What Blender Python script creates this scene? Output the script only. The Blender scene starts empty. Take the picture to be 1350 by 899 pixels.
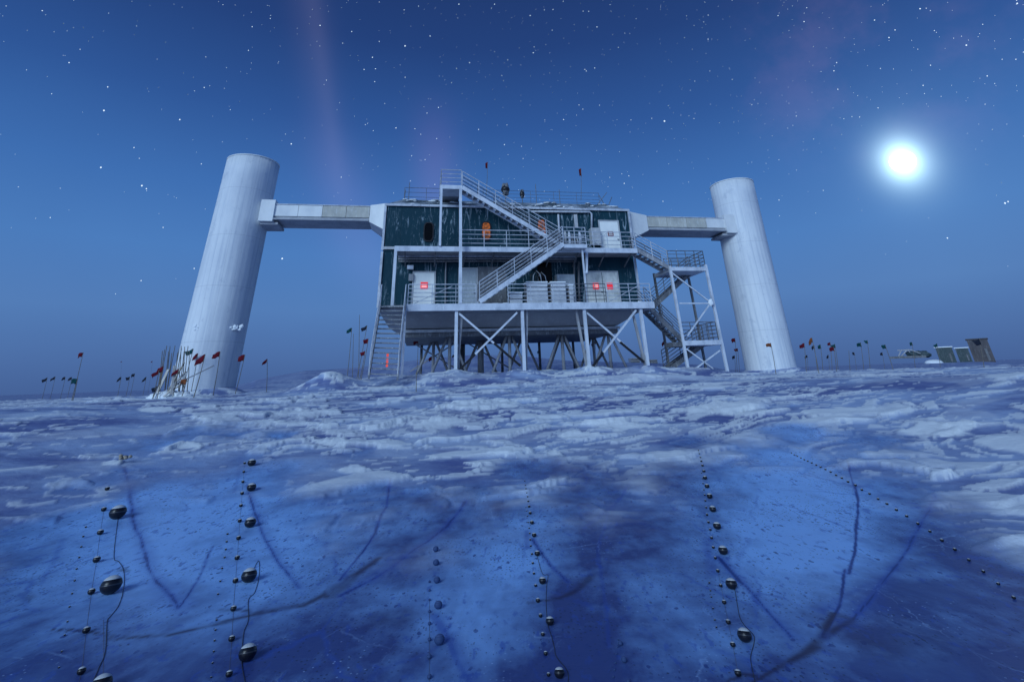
import bpy, math, random
import numpy as np
from mathutils import Vector, Matrix

random.seed(7)
scene = bpy.context.scene
COL = scene.collection
PI = math.pi

# ------------------------------------------------------------------ camera
W, H = 1350., 899.
FPX, CX, CY = 640., 675., 210.
PITCH, ROLL = math.atan(287/640.), math.radians(2.03)
CAM = np.array([0., 0., 1.6])
_F = np.array([0, math.cos(PITCH), math.sin(PITCH)]); _R = np.array([1., 0, 0]); _U = np.array([0, -math.sin(PITCH), math.cos(PITCH)])
CR = _R*math.cos(ROLL) - _U*math.sin(ROLL); CU = _U*math.cos(ROLL) + _R*math.sin(ROLL)

def ray(x, y): return (x-CX)*CR - (y-CY)*CU + FPX*_F

cam = bpy.data.cameras.new('camera'); cam.sensor_width = 36; cam.lens = FPX/W*36
cam.shift_x = 0; cam.shift_y = -(H/2-CY)/W
cam.clip_start = .05; cam.clip_end = 20000
camo = bpy.data.objects.new('camera', cam); COL.objects.link(camo)
M = Matrix(tuple((CR[i], CU[i], -_F[i], CAM[i]) for i in range(3))+((0, 0, 0, 1),))
camo.matrix_world = M
scene.camera = camo

# ------------------------------------------------------------------ the facade's frame (u along the front, v into the building)
FA = math.radians(10.5)
FP = CAM + ray(510, 270)*(30./ray(510, 270)[1])
FU = np.array([math.cos(FA), math.sin(FA), 0]); FN = np.array([-math.sin(FA), math.cos(FA), 0])
def G(u, v, z): return (FP[0]+u*FU[0]+v*FN[0], FP[1]+u*FU[1]+v*FN[1], z)
def onF(x, y, v=0.):
    d = ray(x, y); t = ((FP+FN*v-CAM) @ FN)/(d @ FN); Q = CAM+d*t
    return float((Q-FP) @ FU), float(Q[2])
def GP(x, y, v=0.):
    u, z = onF(x, y, v); return G(u, v, z)
def toF(X, Y): 
    return (X-FP[0])*FU[0]+(Y-FP[1])*FU[1], (X-FP[0])*FN[0]+(Y-FP[1])*FN[1]

# ------------------------------------------------------------------ noise
def _hash(xi, yi, s):
    h = (xi.astype(np.int64)*374761393 + yi.astype(np.int64)*668265263 + s*974634347) & 0xFFFFFFFF
    h = ((h ^ (h >> 13))*1274126177) & 0xFFFFFFFF
    h = (h ^ (h >> 16)) & 0xFFFFFFFF
    return h.astype(np.float64)/4294967295.
def vn(x, y, s=0):
    x = np.asarray(x, float); y = np.asarray(y, float)
    xi = np.floor(x); yi = np.floor(y); fx = x-xi; fy = y-yi
    fx = fx*fx*fx*(fx*(fx*6-15)+10); fy = fy*fy*fy*(fy*(fy*6-15)+10)
    a = _hash(xi, yi, s); b = _hash(xi+1, yi, s); c = _hash(xi, yi+1, s); d = _hash(xi+1, yi+1, s)
    return (a+(b-a)*fx)*(1-fy)+(c+(d-c)*fx)*fy
def fbm(x, y, s=0, o=4):
    t = 0; a = .5; n = 0
    for k in range(o):
        t = t+a*vn(x, y, s+k*17); n += a; a *= .5
        x, y = x*1.97+y*.31+3.1, y*1.97-x*.31+7.7
    return t/n
def ss(a, b, x):
    t = np.clip((x-a)/(b-a), 0, 1); return t*t*(3-2*t)

def plates(p, q, seed, dens, tilt=1.):
    """wind slabs: warped cells, some lifted as wedges; returns height 0..1 and a mask"""
    pi_ = np.floor(p); qi = np.floor(q)
    f1 = np.full(p.shape, 9.); f2 = np.full(p.shape, 9.); cx_ = np.zeros(p.shape); cy_ = np.zeros(p.shape); r1 = np.zeros(p.shape); r2 = np.zeros(p.shape)
    for a in (-1, 0, 1):
        for b in (-1, 0, 1):
            i = pi_+a; j = qi+b
            x = i+_hash(i, j, seed); y = j+_hash(i, j, seed+1)
            d = np.hypot(p-x, q-y); n = d < f1
            f2 = np.where(n, f1, np.minimum(f2, d)); f1 = np.where(n, d, f1)
            cx_ = np.where(n, x, cx_); cy_ = np.where(n, y, cy_)
            r1 = np.where(n, _hash(i, j, seed+2), r1); r2 = np.where(n, _hash(i, j, seed+3), r2)
    edge = f2-f1
    on = r1 < dens
    dx = p-cx_; dy = q-cy_; t = (r2-.5)*2.4
    w = np.clip(.45+.75*(dx*np.sin(t)-dy*np.cos(t))*tilt, 0, 1)
    m = ss(.02, .09, edge)*on
    return m*w, m*ss(.06, .16, w)

# ------------------------------------------------------------------ terrain
def px_az(x):
    d = ray(x, 521-.0355*x); return math.atan2(d[0], d[1])
BERM = np.array([[px_az(x), h] for x, h in ((250, 0), (330, 4), (400, 13), (470, 15), (560, 23), (620, 26), (680, 24), (750, 15), (850, 9), (950, 3), (1040, 0))])

def h_base(X, Y):
    X = np.asarray(X, float); Y = np.asarray(Y, float)
    r = np.hypot(X, Y); az = np.arctan2(X, Y)
    z = 1.22*ss(6.5, 23, r)
    z = z - .75*ss(46, 90, r)*(1-.0*r)
    u, v = toF(X, Y)
    box = ss(-4, 1.5, u)*(1-ss(17, 25, u))*ss(-6.5, -1.5, v)*(1-ss(9, 17, v))
    z = z + .62*box
    # drift beside the entry stairs, ridge in front of the right half
    z = z + .75*np.exp(-(((u+1.9)/1.3)**2+((v+3.6)/1.6)**2))
    z = z + .30*np.exp(-((u-12.5)/5.)**2)*ss(-9.2, -7.9, v)*(1-ss(-7.6, -4.5, v))
    z = z + .25*np.exp(-(((u-3.5)/1.6)**2+((v+3.9)/1.2)**2))
    for pu in (4.45, 8.2, 11.9, 15.4):
        z = z + .40*np.exp(-((u-pu)**2*.8+(v+2.7)**2)/.75)*fbm(u*1.7+pu, v*1.9, 77, 4)
    # berm far behind
    hb = np.interp(az, BERM[:, 0], BERM[:, 1], left=0, right=0)
    zb = (1.6+hb/640.*62-.75)*ss(0, 5, hb)
    z = np.where(hb > 0, z+np.maximum(zb-(z-.75)*0, 0)*np.exp(-((r-64)/9.)**2)*.98, z)
    # low rise under the far containers
    z = z + .98*np.exp(-((az-px_az(1252))/.075)**4)*np.exp(-((r-118)/24.)**4)
    # tower collars of drifted snow
    for (tu, tv) in ((-9.3, 1.7), (26.3, 1.7)):
        d = np.hypot(u-tu, v-tv); z = z+.34*np.exp(-((d-1.4)/.62)**2)
    z = z + .9*ss(150, 900, r)*0
    return z

def at_ground(x, y, lift=0.):
    d = ray(x, y); d = d/np.hypot(d[0], d[1])
    ts = np.geomspace(1.0, 300, 1500)
    P = CAM[None, :]+ts[:, None]*d[None, :]
    below = P[:, 2] < h_base(P[:, 0], P[:, 1])+lift
    k = int(np.argmax(below)) if below.any() else len(ts)-1
    return np.array([P[k, 0], P[k, 1], float(h_base(P[k, 0], P[k, 1]))])
def on_ice(x, y):                    # the bare ice lies flat at z = 0
    d = ray(x, y); t = (0-CAM[2])/d[2]; return CAM+d*t

ICE_EDGE = np.array([[px_az(x), np.hypot(*on_ice(x, y)[:2])] for x, y in
    ((0, 745), (60, 700), (130, 645), (230, 628), (340, 615), (450, 650), (560, 668), (680, 640), (800, 640), (900, 612), (1040, 592), (1130, 605), (1190, 650), (1250, 690), (1350, 760))])

def ice_w(X, Y):
    r = np.hypot(X, Y); az = np.arctan2(X, Y)
    e = np.interp(az, ICE_EDGE[:, 0], ICE_EDGE[:, 1])
    q = np.log(np.maximum(r, .05)/e)+.9*(fbm(X*.9, Y*.7, 51, 5)-.5)
    return 1-ss(-.34, .22, q)

# single big wind-carved slabs: pixel centre, half-width in m, depth in m, height in m
SLABS = [(470, 622, .42, .30, .15), (540, 650, .36, .2, .09), (735, 608, .52, .42, .13), (1255, 655, .50, .16, .10), (1245, 566, .95, .6, .14),
         (150, 613, .30, .18, .10), (680, 596, .5, .3, .12), (440, 585, .5, .3, .12), (910, 670, .26, .14, .05), (580, 560, 1.0, .7, .16), (830, 562, 1.1, .7, .14),
         (1000, 585, .8, .5, .10), (95, 640, .35, .25, .12), (60, 690, .22, .2, .09), (1090, 570, .6, .4, .1), (350, 560, .7, .5, .15), (210, 540, .9, .6, .15),
         (640, 535, 1.5, 1.0, .22), (960, 540, 1.6, 1.0, .2), (760, 575, .7, .4, .14), (1160, 600, .4, .25, .07), (250, 590, .5, .3, .1)]
SLABS = [(at_ground(x, y), a, b, c, k) for k, (x, y, a, b, c) in enumerate(SLABS)]

def terrain(X, Y):
    """height, fresh-snow mask and ice mask"""
    r = np.hypot(X, Y)
    ice = ice_w(X, Y)
    z = h_base(X, Y)
    ca, sa = math.cos(.33), math.sin(.33)
    wx = X+.7*(fbm(X*.5, Y*.5, 5, 3)-.5)*2; wy = Y+.7*(fbm(X*.5+9, Y*.5, 6, 3)-.5)*2
    p = wx*ca+wy*sa; q = -wx*sa+wy*ca
    n1 = fbm(p*.42, q*1.0, 11, 5); n2 = fbm(p*1.1+4, q*2.4, 23, 4); n3 = fbm(p*.13, q*.22, 37, 3)
    wp = p+.60*(fbm(X*1.0, Y*1.0, 41, 3)-.5)*2; wq = q+.32*(fbm(X*1.0+5, Y*1.0, 43, 3)-.5)*2
    far_ = ss(43, 58, r); fade = 1-far_
    patch = ss(.40, .62, fbm(X*.16, Y*.22, 47, 3))*(1-.6*ss(17, 26, r))
    h1, f1 = plates(wp*.55, wq*1.35, 301, .06+.30*patch)
    h2, f2 = plates(wp*1.3+7, wq*3.1, 311, .09+.32*patch)
    h3, f3 = plates(wp*3.2+3, wq*7.0, 321, .12+.28*patch)
    amp = (.35+.65*ss(3.5, 9, r))*(1-ice)
    rough_ = fbm(p*4.1, q*8.2, 29, 3)-.5
    z = z+amp*fade*(.105*h1+.055*h2*(1-.6*f1)+.028*h3*(1-.7*f1)*(1-.5*f2)+.05*(n1-.5)+.02*(n2-.5)+.012*rough_)
    z = z+(1-ice)*.22*(n3-.5)*ss(8, 20, r)*fade
    soft = ss(.54, .64, n1+.25*(n3-.5))*.28*ss(8, 14, r)
    uu_, vv_ = toF(X, Y); soft = np.maximum(soft, .75*np.exp(-(((uu_-12.5)/5.)**2+((vv_+7.9)/1.1)**2)))
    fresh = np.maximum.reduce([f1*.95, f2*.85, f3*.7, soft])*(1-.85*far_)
    for P, a, b, c, k in SLABS:
        m = (np.abs(X-P[0]) < a*2.2) & (np.abs(Y-P[1]) < b*2.6+a)
        if not m.any(): continue
        x = X[m]-P[0]; y = Y[m]-P[1]
        t = .35*math.sin(k*2.3)
        xx = (x*math.cos(t)+y*math.sin(t))/a; yy = (-x*math.sin(t)+y*math.cos(t))/b
        xx = xx+.45*(fbm(x*2.5+k, y*2.5, 70+k, 4)-.5)*2; yy = yy+.5*(fbm(x*2.5, y*2.5+k, 90+k, 4)-.5)*2
        d = np.abs(xx)**1.3+np.abs(yy)*(1+.5*xx)
        e = 1-ss(.70, .98, d)
        prof = e*np.clip(.35+.55*yy+.3*xx*math.sin(k*1.7), .05, 1.1)
        z[m] = z[m]+c*.62*prof
        fresh[m] = np.maximum(fresh[m], e)
    z = z+ice*(.02*(fbm(X*1.3, Y*1.3, 61, 3)-.5))
    return z, fresh*(1-ice*.75), ice

# ------------------------------------------------------------------ node helpers
def mat(name, build=None, base=(.5, .5, .5), rough=.6, metal=0., emit=None, strength=1., spec=.4):
    m = bpy.data.materials.new(name); m.use_nodes = True
    nt = m.node_tree; b = nt.nodes['Principled BSDF']
    b.inputs['Base Color'].default_value = (*base, 1); b.inputs['Roughness'].default_value = rough
    b.inputs['Metallic'].default_value = metal; b.inputs['Specular IOR Level'].default_value = spec
    if emit:
        b.inputs['Emission Color'].default_value = (*emit, 1); b.inputs['Emission Strength'].default_value = strength
    if build: build(nt, b)
    return m
def N(nt, t, **k):
    n = nt.nodes.new(t)
    for a, v in k.items():
        if a in n.inputs: n.inputs[a].default_value = v
        else: setattr(n, a, v)
    return n
def L(nt, a, b): nt.links.new(a, b)
def math_n(nt, op, a, b=None, clamp=False):
    n = nt.nodes.new('ShaderNodeMath'); n.operation = op; n.use_clamp = clamp
    for i, v in enumerate((a, b)):
        if v is None: continue
        if isinstance(v, (int, float)): n.inputs[i].default_value = v
        else: nt.links.new(v, n.inputs[i])
    return n.outputs[0]
def mix(nt, fac, a, b, mode='MIX'):
    n = nt.nodes.new('ShaderNodeMix'); n.data_type = 'RGBA'; n.blend_type = mode
    for s, v in ((n.inputs[0], fac), (n.inputs[6], a), (n.inputs[7], b)):
        if isinstance(v, (int, float)): s.default_value = v
        elif isinstance(v, tuple): s.default_value = (*v, 1)
        else: nt.links.new(v, s)
    return n.outputs[2]
def ramp(nt, x, lo, hi):
    n = nt.nodes.new('ShaderNodeMapRange'); n.interpolation_type = 'SMOOTHSTEP'
    n.inputs[1].default_value = lo; n.inputs[2].default_value = hi
    nt.links.new(x, n.inputs[0]); return n.outputs[0]
def noise(nt, scale, stretch=(1, 1, 1), detail=5, rough=.6, co='Object', dist=0.):
    tc = nt.nodes.new('ShaderNodeTexCoord'); mp = nt.nodes.new('ShaderNodeMapping')
    mp.inputs['Scale'].default_value = stretch
    L(nt, tc.outputs[co], mp.inputs[0])
    n = N(nt, 'ShaderNodeTexNoise', Scale=scale, Detail=detail, Roughness=rough, Distortion=dist)
    L(nt, mp.outputs[0], n.inputs['Vector']); return n.outputs['Fac']
def bump(nt, b, h, strength, dist):
    n = N(nt, 'ShaderNodeBump', Strength=strength, Distance=dist); L(nt, h, n.inputs['Height']); L(nt, n.outputs[0], b.inputs['Normal'])

SNOWC = (.80, .85, .90)
def worn(base, dark, frost=.45, sc=1.5):
    def f(nt, b):
        a = noise(nt, sc, (1, 1, .6)); c = noise(nt, sc*6, (1, 1, .35))
        col = mix(nt, ramp(nt, a, .35, .75), base, dark)
        col = mix(nt, math_n(nt, 'MULTIPLY', ramp(nt, c, .52, .72), frost), col, SNOWC)
        L(nt, col, b.inputs['Base Color']); bump(nt, b, c, .15, .02)
    return f
MAT = {}
MAT['white'] = mat('white_painted_steel', worn((.64, .69, .78), (.42, .47, .56), .5, 2.2), rough=.55)
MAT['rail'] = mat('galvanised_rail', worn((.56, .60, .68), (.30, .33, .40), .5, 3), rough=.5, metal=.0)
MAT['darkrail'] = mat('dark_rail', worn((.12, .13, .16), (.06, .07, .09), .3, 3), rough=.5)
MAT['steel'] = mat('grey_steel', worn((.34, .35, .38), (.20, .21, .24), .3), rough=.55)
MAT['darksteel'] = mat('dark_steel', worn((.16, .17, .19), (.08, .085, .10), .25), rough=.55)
MAT['tread'] = mat('grating_tread', worn((.26, .28, .31), (.10, .11, .14), .75, 4), rough=.7)
MAT['floorbox'] = mat('grey_floor_cladding', worn((.36, .365, .38), (.28, .285, .30), .12, .7), rough=.6)
MAT['door'] = mat('white_door', worn((.92, .93, .90), (.80, .83, .82), .3, 2.2), rough=.5)
MAT['greydoor'] = mat('grey_door', worn((.36, .41, .46), (.29, .34, .4), .3, 2.2), rough=.5)
MAT['trim'] = mat('door_frame', worn((.5, .52, .55), (.35, .37, .41), .3, 2), rough=.5)
MAT['steelrust'] = mat('bare_scuffed_door', worn((.82, .82, .78), (.42, .44, .43), .25, 1.8), rough=.45)

def green(nt, b):
    a = noise(nt, 1.1, (1, 1, .3)); st = noise(nt, 2.3, (1.3, 1.3, .2), 8, .76, dist=2.2); sp = noise(nt, 9, (1, 1, .7), 4)
    lo = noise(nt, .35, (1, 1, 1), 3)
    col = mix(nt, a, (.006, .032, .052), (.012, .056, .080))
    fr = math_n(nt, 'MULTIPLY', ramp(nt, st, .54, .62), ramp(nt, lo, .37, .53))
    fr2 = math_n(nt, 'MULTIPLY', ramp(nt, sp, .66, .74), .55)
    fr = math_n(nt, 'MAXIMUM', math_n(nt, 'MULTIPLY', fr, .75), fr2)
    col = mix(nt, fr, col, mix(nt, sp, (.22, .32, .40), (.52, .62, .70)))
    tc = nt.nodes.new('ShaderNodeTexCoord'); sx = nt.nodes.new('ShaderNodeSeparateXYZ'); L(nt, tc.outputs['Object'], sx.inputs[0])
    w = math_n(nt, 'FRACT', math_n(nt, 'MULTIPLY', sx.outputs[0], 1/1.22))
    seam = math_n(nt, 'LESS_THAN', w, .025)
    col = mix(nt, math_n(nt, 'MULTIPLY', seam, .7), col, (.008, .03, .04))
    L(nt, col, b.inputs['Base Color']); bump(nt, b, st, .25, .04)
MAT['green'] = mat('dark_green_cladding', green, rough=.6, spec=.12)

def roofm(nt, b):
    a = noise(nt, 1.4, (.5, 1, 1), 6, .7); c = noise(nt, 6, (1, 1, 1), 4)
    col = mix(nt, ramp(nt, a, .42, .62), (.05, .075, .095), (.34, .40, .48))
    col = mix(nt, math_n(nt, 'MULTIPLY', ramp(nt, c, .6, .72), .8), col, SNOWC)
    L(nt, col, b.inputs['Base Color'])
MAT['roof'] = mat('frosted_roof', roofm, rough=.7)

def towerm(nt, b):
    a = noise(nt, .55, (1, 1, .5), 6, .65); s = noise(nt, 2.2, (3, 3, .07), 5, .6); c = noise(nt, 5, (1, 1, .3), 5, .7)
    col = mix(nt, ramp(nt, a, .35, .7), (.74, .78, .82), (.60, .65, .72))
    col = mix(nt, math_n(nt, 'MULTIPLY', ramp(nt, s, .45, .70), .6), col, (.46, .52, .62))
    col = mix(nt, math_n(nt, 'MULTIPLY', ramp(nt, c, .6, .75), .45), col, (.84, .87, .90))
    tc = nt.nodes.new('ShaderNodeTexCoord'); sx = nt.nodes.new('ShaderNodeSeparateXYZ'); L(nt, tc.outputs['Object'], sx.inputs[0])
    w = math_n(nt, 'FRACT', math_n(nt, 'MULTIPLY', sx.outputs[2], 1/3.05))
    col = mix(nt, math_n(nt, 'MULTIPLY', math_n(nt, 'LESS_THAN', w, .008), .35), col, (.25, .28, .34))
    an = math_n(nt, 'FRACT', math_n(nt, 'MULTIPLY', math_n(nt, 'ARCTAN2', sx.outputs[1], sx.outputs[0]), 14/(2*PI)))
    col = mix(nt, math_n(nt, 'MULTIPLY', math_n(nt, 'LESS_THAN', an, .02), .28), col, (.25, .28, .34))
    fz = noise(nt, 1.3, (1, 1, .8), 6, .7); col = mix(nt, math_n(nt, 'MULTIPLY', ramp(nt, fz, .58, .66), .35), col, (.40, .45, .54))
    L(nt, col, b.inputs['Base Color']); bump(nt, b, c, .2, .03)
MAT['tower'] = mat('white_corrugated_tower_paint', towerm, rough=.6)
MAT['duct'] = mat('white_duct_panel', worn((.82, .84, .84), (.64, .67, .70), .3, .9), rough=.55)
MAT['ductbeige'] = mat('weathered_duct_panel', worn((.56, .55, .49), (.40, .40, .37), .35, 1.6), rough=.6)
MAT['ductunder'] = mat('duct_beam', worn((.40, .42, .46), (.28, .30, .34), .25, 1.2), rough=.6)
MAT['snow'] = mat('drifted_snow', lambda nt, b: (bump(nt, b, noise(nt, 7), .4, .05)), base=SNOWC, rough=.7, spec=.2)
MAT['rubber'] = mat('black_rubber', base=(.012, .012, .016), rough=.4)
MAT['hole'] = mat('dark_glass', base=(.004, .004, .005), rough=.25, spec=.08)
def amber(nt, b):
    a = noise(nt, 5, (1, 1, 1.4), 5, .7)
    col = mix(nt, ramp(nt, a, .35, .68), (.03, .008, .002), (1., .26, .03))
    L(nt, col, b.inputs['Emission Color']); b.inputs['Emission Strength'].default_value = .42
MAT['amber'] = mat('amber_lit_glass', amber, base=(.1, .04, .01), rough=.3)
MAT['redlit'] = mat('red_sign_light', base=(.5, .02, .03), rough=.4, emit=(1, .05, .07), strength=.5)
MAT['pinklit'] = mat('pink_sign_text', base=(.8, .4, .4), rough=.4, emit=(1, .42, .42), strength=.9)
MAT['signred'] = mat('dull_red_sign', base=(.22, .02, .03), rough=.5)
MAT['signwhite'] = mat('white_sign', base=(.7, .7, .7), rough=.5)
MAT['lampred'] = mat('red_marker_light', base=(.5, .05, .04), emit=(1, .13, .09), strength=.6)
def cloth(c, d):
    def f(nt, b):
        L(nt, mix(nt, ramp(nt, noise(nt, 9), .35, .7), c, d), b.inputs['Base Color'])
    return f
MAT['flagred'] = mat('red_flag_cloth', cloth((.15, .010, .020), (.07, .007, .016)), rough=.8, spec=.1)
MAT['flaggreen'] = mat('dark_green_flag_cloth', cloth((.008, .07, .075), (.004, .035, .045)), rough=.8, spec=.1)
MAT['flagorange'] = mat('faded_orange_flag_cloth', cloth((.24, .075, .03), (.13, .05, .03)), rough=.8, spec=.1)
MAT['flagdark'] = mat('dark_flag_cloth', cloth((.02, .025, .045), (.012, .018, .03)), rough=.8, spec=.1)
MAT['bamboo'] = mat('bamboo', worn((.17, .15, .12), (.10, .095, .09), .2, 6), rough=.7)
MAT['timber'] = mat('weathered_timber', worn((.38, .32, .25), (.22, .18, .14), .5, 3), rough=.8)
MAT['paletimber'] = mat('pale_frosted_timber', worn((.55, .52, .48), (.36, .33, .3), .6, 3), rough=.8)
MAT['crate'] = mat('white_slat_crate', worn((.62, .65, .70), (.48, .52, .58), .5, 3), rough=.6)
MAT['cabin'] = mat('dark_container_paint', worn((.035, .065, .075), (.06, .09, .105), .12, 1), rough=.6)
MAT['cabinbrown'] = mat('brown_grey_hoarding', worn((.10, .09, .10), (.06, .06, .075), .1, 1), rough=.7)
MAT['darkglass'] = mat('sensor_dark_glass', lambda nt, b: L(nt, mix(nt, ramp(nt, noise(nt, 30), .4, .7), (.006, .007, .012), (.016, .018, .028)), b.inputs['Base Color']), rough=.32, spec=.35)
MAT['veiledglass'] = mat('sensor_ice_veiled_glass', lambda nt, b: L(nt, mix(nt, ramp(nt, noise(nt, 25), .4, .7), (.03, .06, .16), (.05, .09, .22)), b.inputs['Base Color']), rough=.6, spec=.2)  # haze of the ice over deeper spheres put into the body colour
MAT['capwhite'] = mat('sensor_frosted_cap', lambda nt, b: L(nt, mix(nt, ramp(nt, noise(nt, 40), .4, .7), (.62, .64, .66), (.36, .38, .42)), b.inputs['Base Color']), rough=.5)  # moonlight on the sphere tops painted as a pale cap
MAT['capblue'] = mat('sensor_bluish_cap', base=(.06, .10, .24), rough=.6, spec=.2)
MAT['band'] = mat('sensor_waist_band', base=(.10, .10, .11), rough=.35, metal=.8)
MAT['cable'] = mat('dark_sensor_cable', base=(.03, .03, .04), rough=.5)
MAT['thread'] = mat('thin_pale_cable', base=(.13, .12, .13), rough=.6)
MAT['moon'] = mat('moonlight', base=(.8, .8, .8), emit=(.93, .98, 1.), strength=14)

# ------------------------------------------------------------------ mesh builder (world coordinates)
class MB:
    def __init__(s): s.v = []; s.f = []; s.mi = []
    def add(s, v, f, mi=0):
        o = len(s.v); s.v += [tuple(map(float, p)) for p in v]; s.f += [tuple(i+o for i in q) for q in f]; s.mi += [mi]*len(f)
    def hexa(s, b, t, mi=0):       # 4 bottom + 4 top corners
        s.add(list(b)+list(t), [(3, 2, 1, 0), (4, 5, 6, 7), (0, 1, 5, 4), (1, 2, 6, 5), (2, 3, 7, 6), (3, 0, 4, 7)], mi)
    def fbox(s, u0, u1, v0, v1, z0, z1, mi=0):
        c = [(u0, v0), (u1, v0), (u1, v1), (u0, v1)]
        s.hexa([G(a, b, z0) for a, b in c], [G(a, b, z1) for a, b in c], mi)
    def bar(s, p, q, w, h=None, up=(0, 0, 1), mi=0):
        p = Vector(p); q = Vector(q); h = h or w
        d = (q-p).normalized(); up = Vector(up)
        if abs(d.dot(up)) > .98: up = Vector((FU[0], FU[1], 0))
        a = d.cross(up).normalized(); b = a.cross(d).normalized()
        a *= w/2; b *= h/2
        s.hexa([p-a-b, p+a-b, p+a+b, p-a+b], [q-a-b, q+a-b, q+a+b, q-a+b], mi)
    def tube(s, p, q, r, r2=None, n=7, mi=0): s.path([p, q], [r, r2 if r2 is not None else r], n, mi)
    def path(s, pts, r, n=6, mi=0):
        pts = [Vector(p) for p in pts]; m = len(pts)
        if not isinstance(r, (list, tuple)): r = [r]*m
        vs = []; fs = []
        for i, p in enumerate(pts):
            d = (pts[min(i+1, m-1)]-pts[max(i-1, 0)]).normalized()
            up = Vector((0, 0, 1)) if abs(d.z) < .95 else Vector((1, 0, 0))
            a = d.cross(up).normalized(); b = a.cross(d)
            for k in range(n):
                t = 2*PI*k/n; vs.append(p+(a*math.cos(t)+b*math.sin(t))*r[i])
        for i in range(m-1):
            for k in range(n):
                k2 = (k+1) % n; fs.append((i*n+k, i*n+k2, (i+1)*n+k2, (i+1)*n+k))
        fs.append(tuple(range(n-1, -1, -1))); fs.append(tuple((m-1)*n+k for k in range(n)))
        s.add(vs, fs, mi)
    def lathe(s, c, prof, n=48, mi=0, axis=None, caps=True):
        """prof: list of (radius, height) round the vertical (or a given Matrix)"""
        c = Vector(c); vs = []; fs = []; R = axis or Matrix.Identity(3)
        for r, z in prof:
            for k in range(n):
                t = 2*PI*k/n; vs.append(c+R @ Vector((r*math.cos(t), r*math.sin(t), z)))
        m = len(prof)
        for i in range(m-1):
            for k in range(n):
                k2 = (k+1) % n; fs.append((i*n+k, i*n+k2, (i+1)*n+k2, (i+1)*n+k))
        if caps:
            fs.append(tuple(range(n-1, -1, -1))); fs.append(tuple((m-1)*n+k for k in range(n)))
        s.add(vs, fs, mi)
    def blob(s, c, rx, ry, rz, seed=0, n=10, m=6, mi=0, jig=.25):
        rnd = random.Random(seed); vs = []; fs = []
        for i in range(m+1):
            th = PI*i/m
            for k in range(n):
                t = 2*PI*k/n; j = 1+jig*(rnd.random()-.5)*2*(0 if i in (0, m) else 1)
                vs.append((c[0]+rx*j*math.sin(th)*math.cos(t), c[1]+ry*j*math.sin(th)*math.sin(t), c[2]+rz*j*math.cos(th)))
        for i in range(m):
            for k in range(n):
                k2 = (k+1) % n; fs.append((i*n+k, (i+1)*n+k, (i+1)*n+k2, i*n+k2))
        s.add(vs, fs, mi)
    def build(s, name, mats, parent=None, smooth=False):
        me = bpy.data.meshes.new(name)
        inv = root_matrix(parent).inverted() if parent else Matrix.Identity(4)
        me.from_pydata([inv @ Vector(p) for p in s.v], [], s.f)
        mats = mats if isinstance(mats, (list, tuple)) else [mats]
        for m in mats: me.materials.append(MAT[m] if isinstance(m, str) else m)
        if len(mats) > 1: me.polygons.foreach_set('material_index', s.mi)
        if smooth: me.polygons.foreach_set('use_smooth', [len(f) == 4 for f in s.f])
        me.update()
        o = bpy.data.objects.new(name, me); COL.objects.link(o)
        if parent: o.parent = parent
        return o
ROOTS = {}
def root_matrix(o):
    while o.parent: o = o.parent
    return ROOTS.get(o.name, Matrix.Identity(4))
def tag(o, label, cat, group=None, kind=None):
    if label: o['label'] = label
    if cat: o['category'] = cat
    if group: o['group'] = group
    if kind: o['kind'] = kind
    return o
def thing(name, label, cat, loc, rz=0., group=None):
    o = bpy.data.objects.new(name, None); COL.objects.link(o); o.empty_display_size = .3
    o.location = loc; o.rotation_euler = (0, 0, rz)
    ROOTS[o.name] = Matrix.Translation(Vector(loc)) @ Matrix.Rotation(rz, 4, 'Z')
    return tag(o, label, cat, group)
def solo(name, mb, mats, label, cat, base, rz=0., group=None, smooth=False):
    """a thing that is one mesh, its origin at its base"""
    m = Matrix.Translation(Vector(base)) @ Matrix.Rotation(rz, 4, 'Z'); inv = m.inverted()
    mb.v = [tuple(inv @ Vector(p)) for p in mb.v]
    o = mb.build(name, mats, None, smooth); o.location = base; o.rotation_euler = (0, 0, rz)
    ROOTS[o.name] = m
    return tag(o, label, cat, group)

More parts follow.
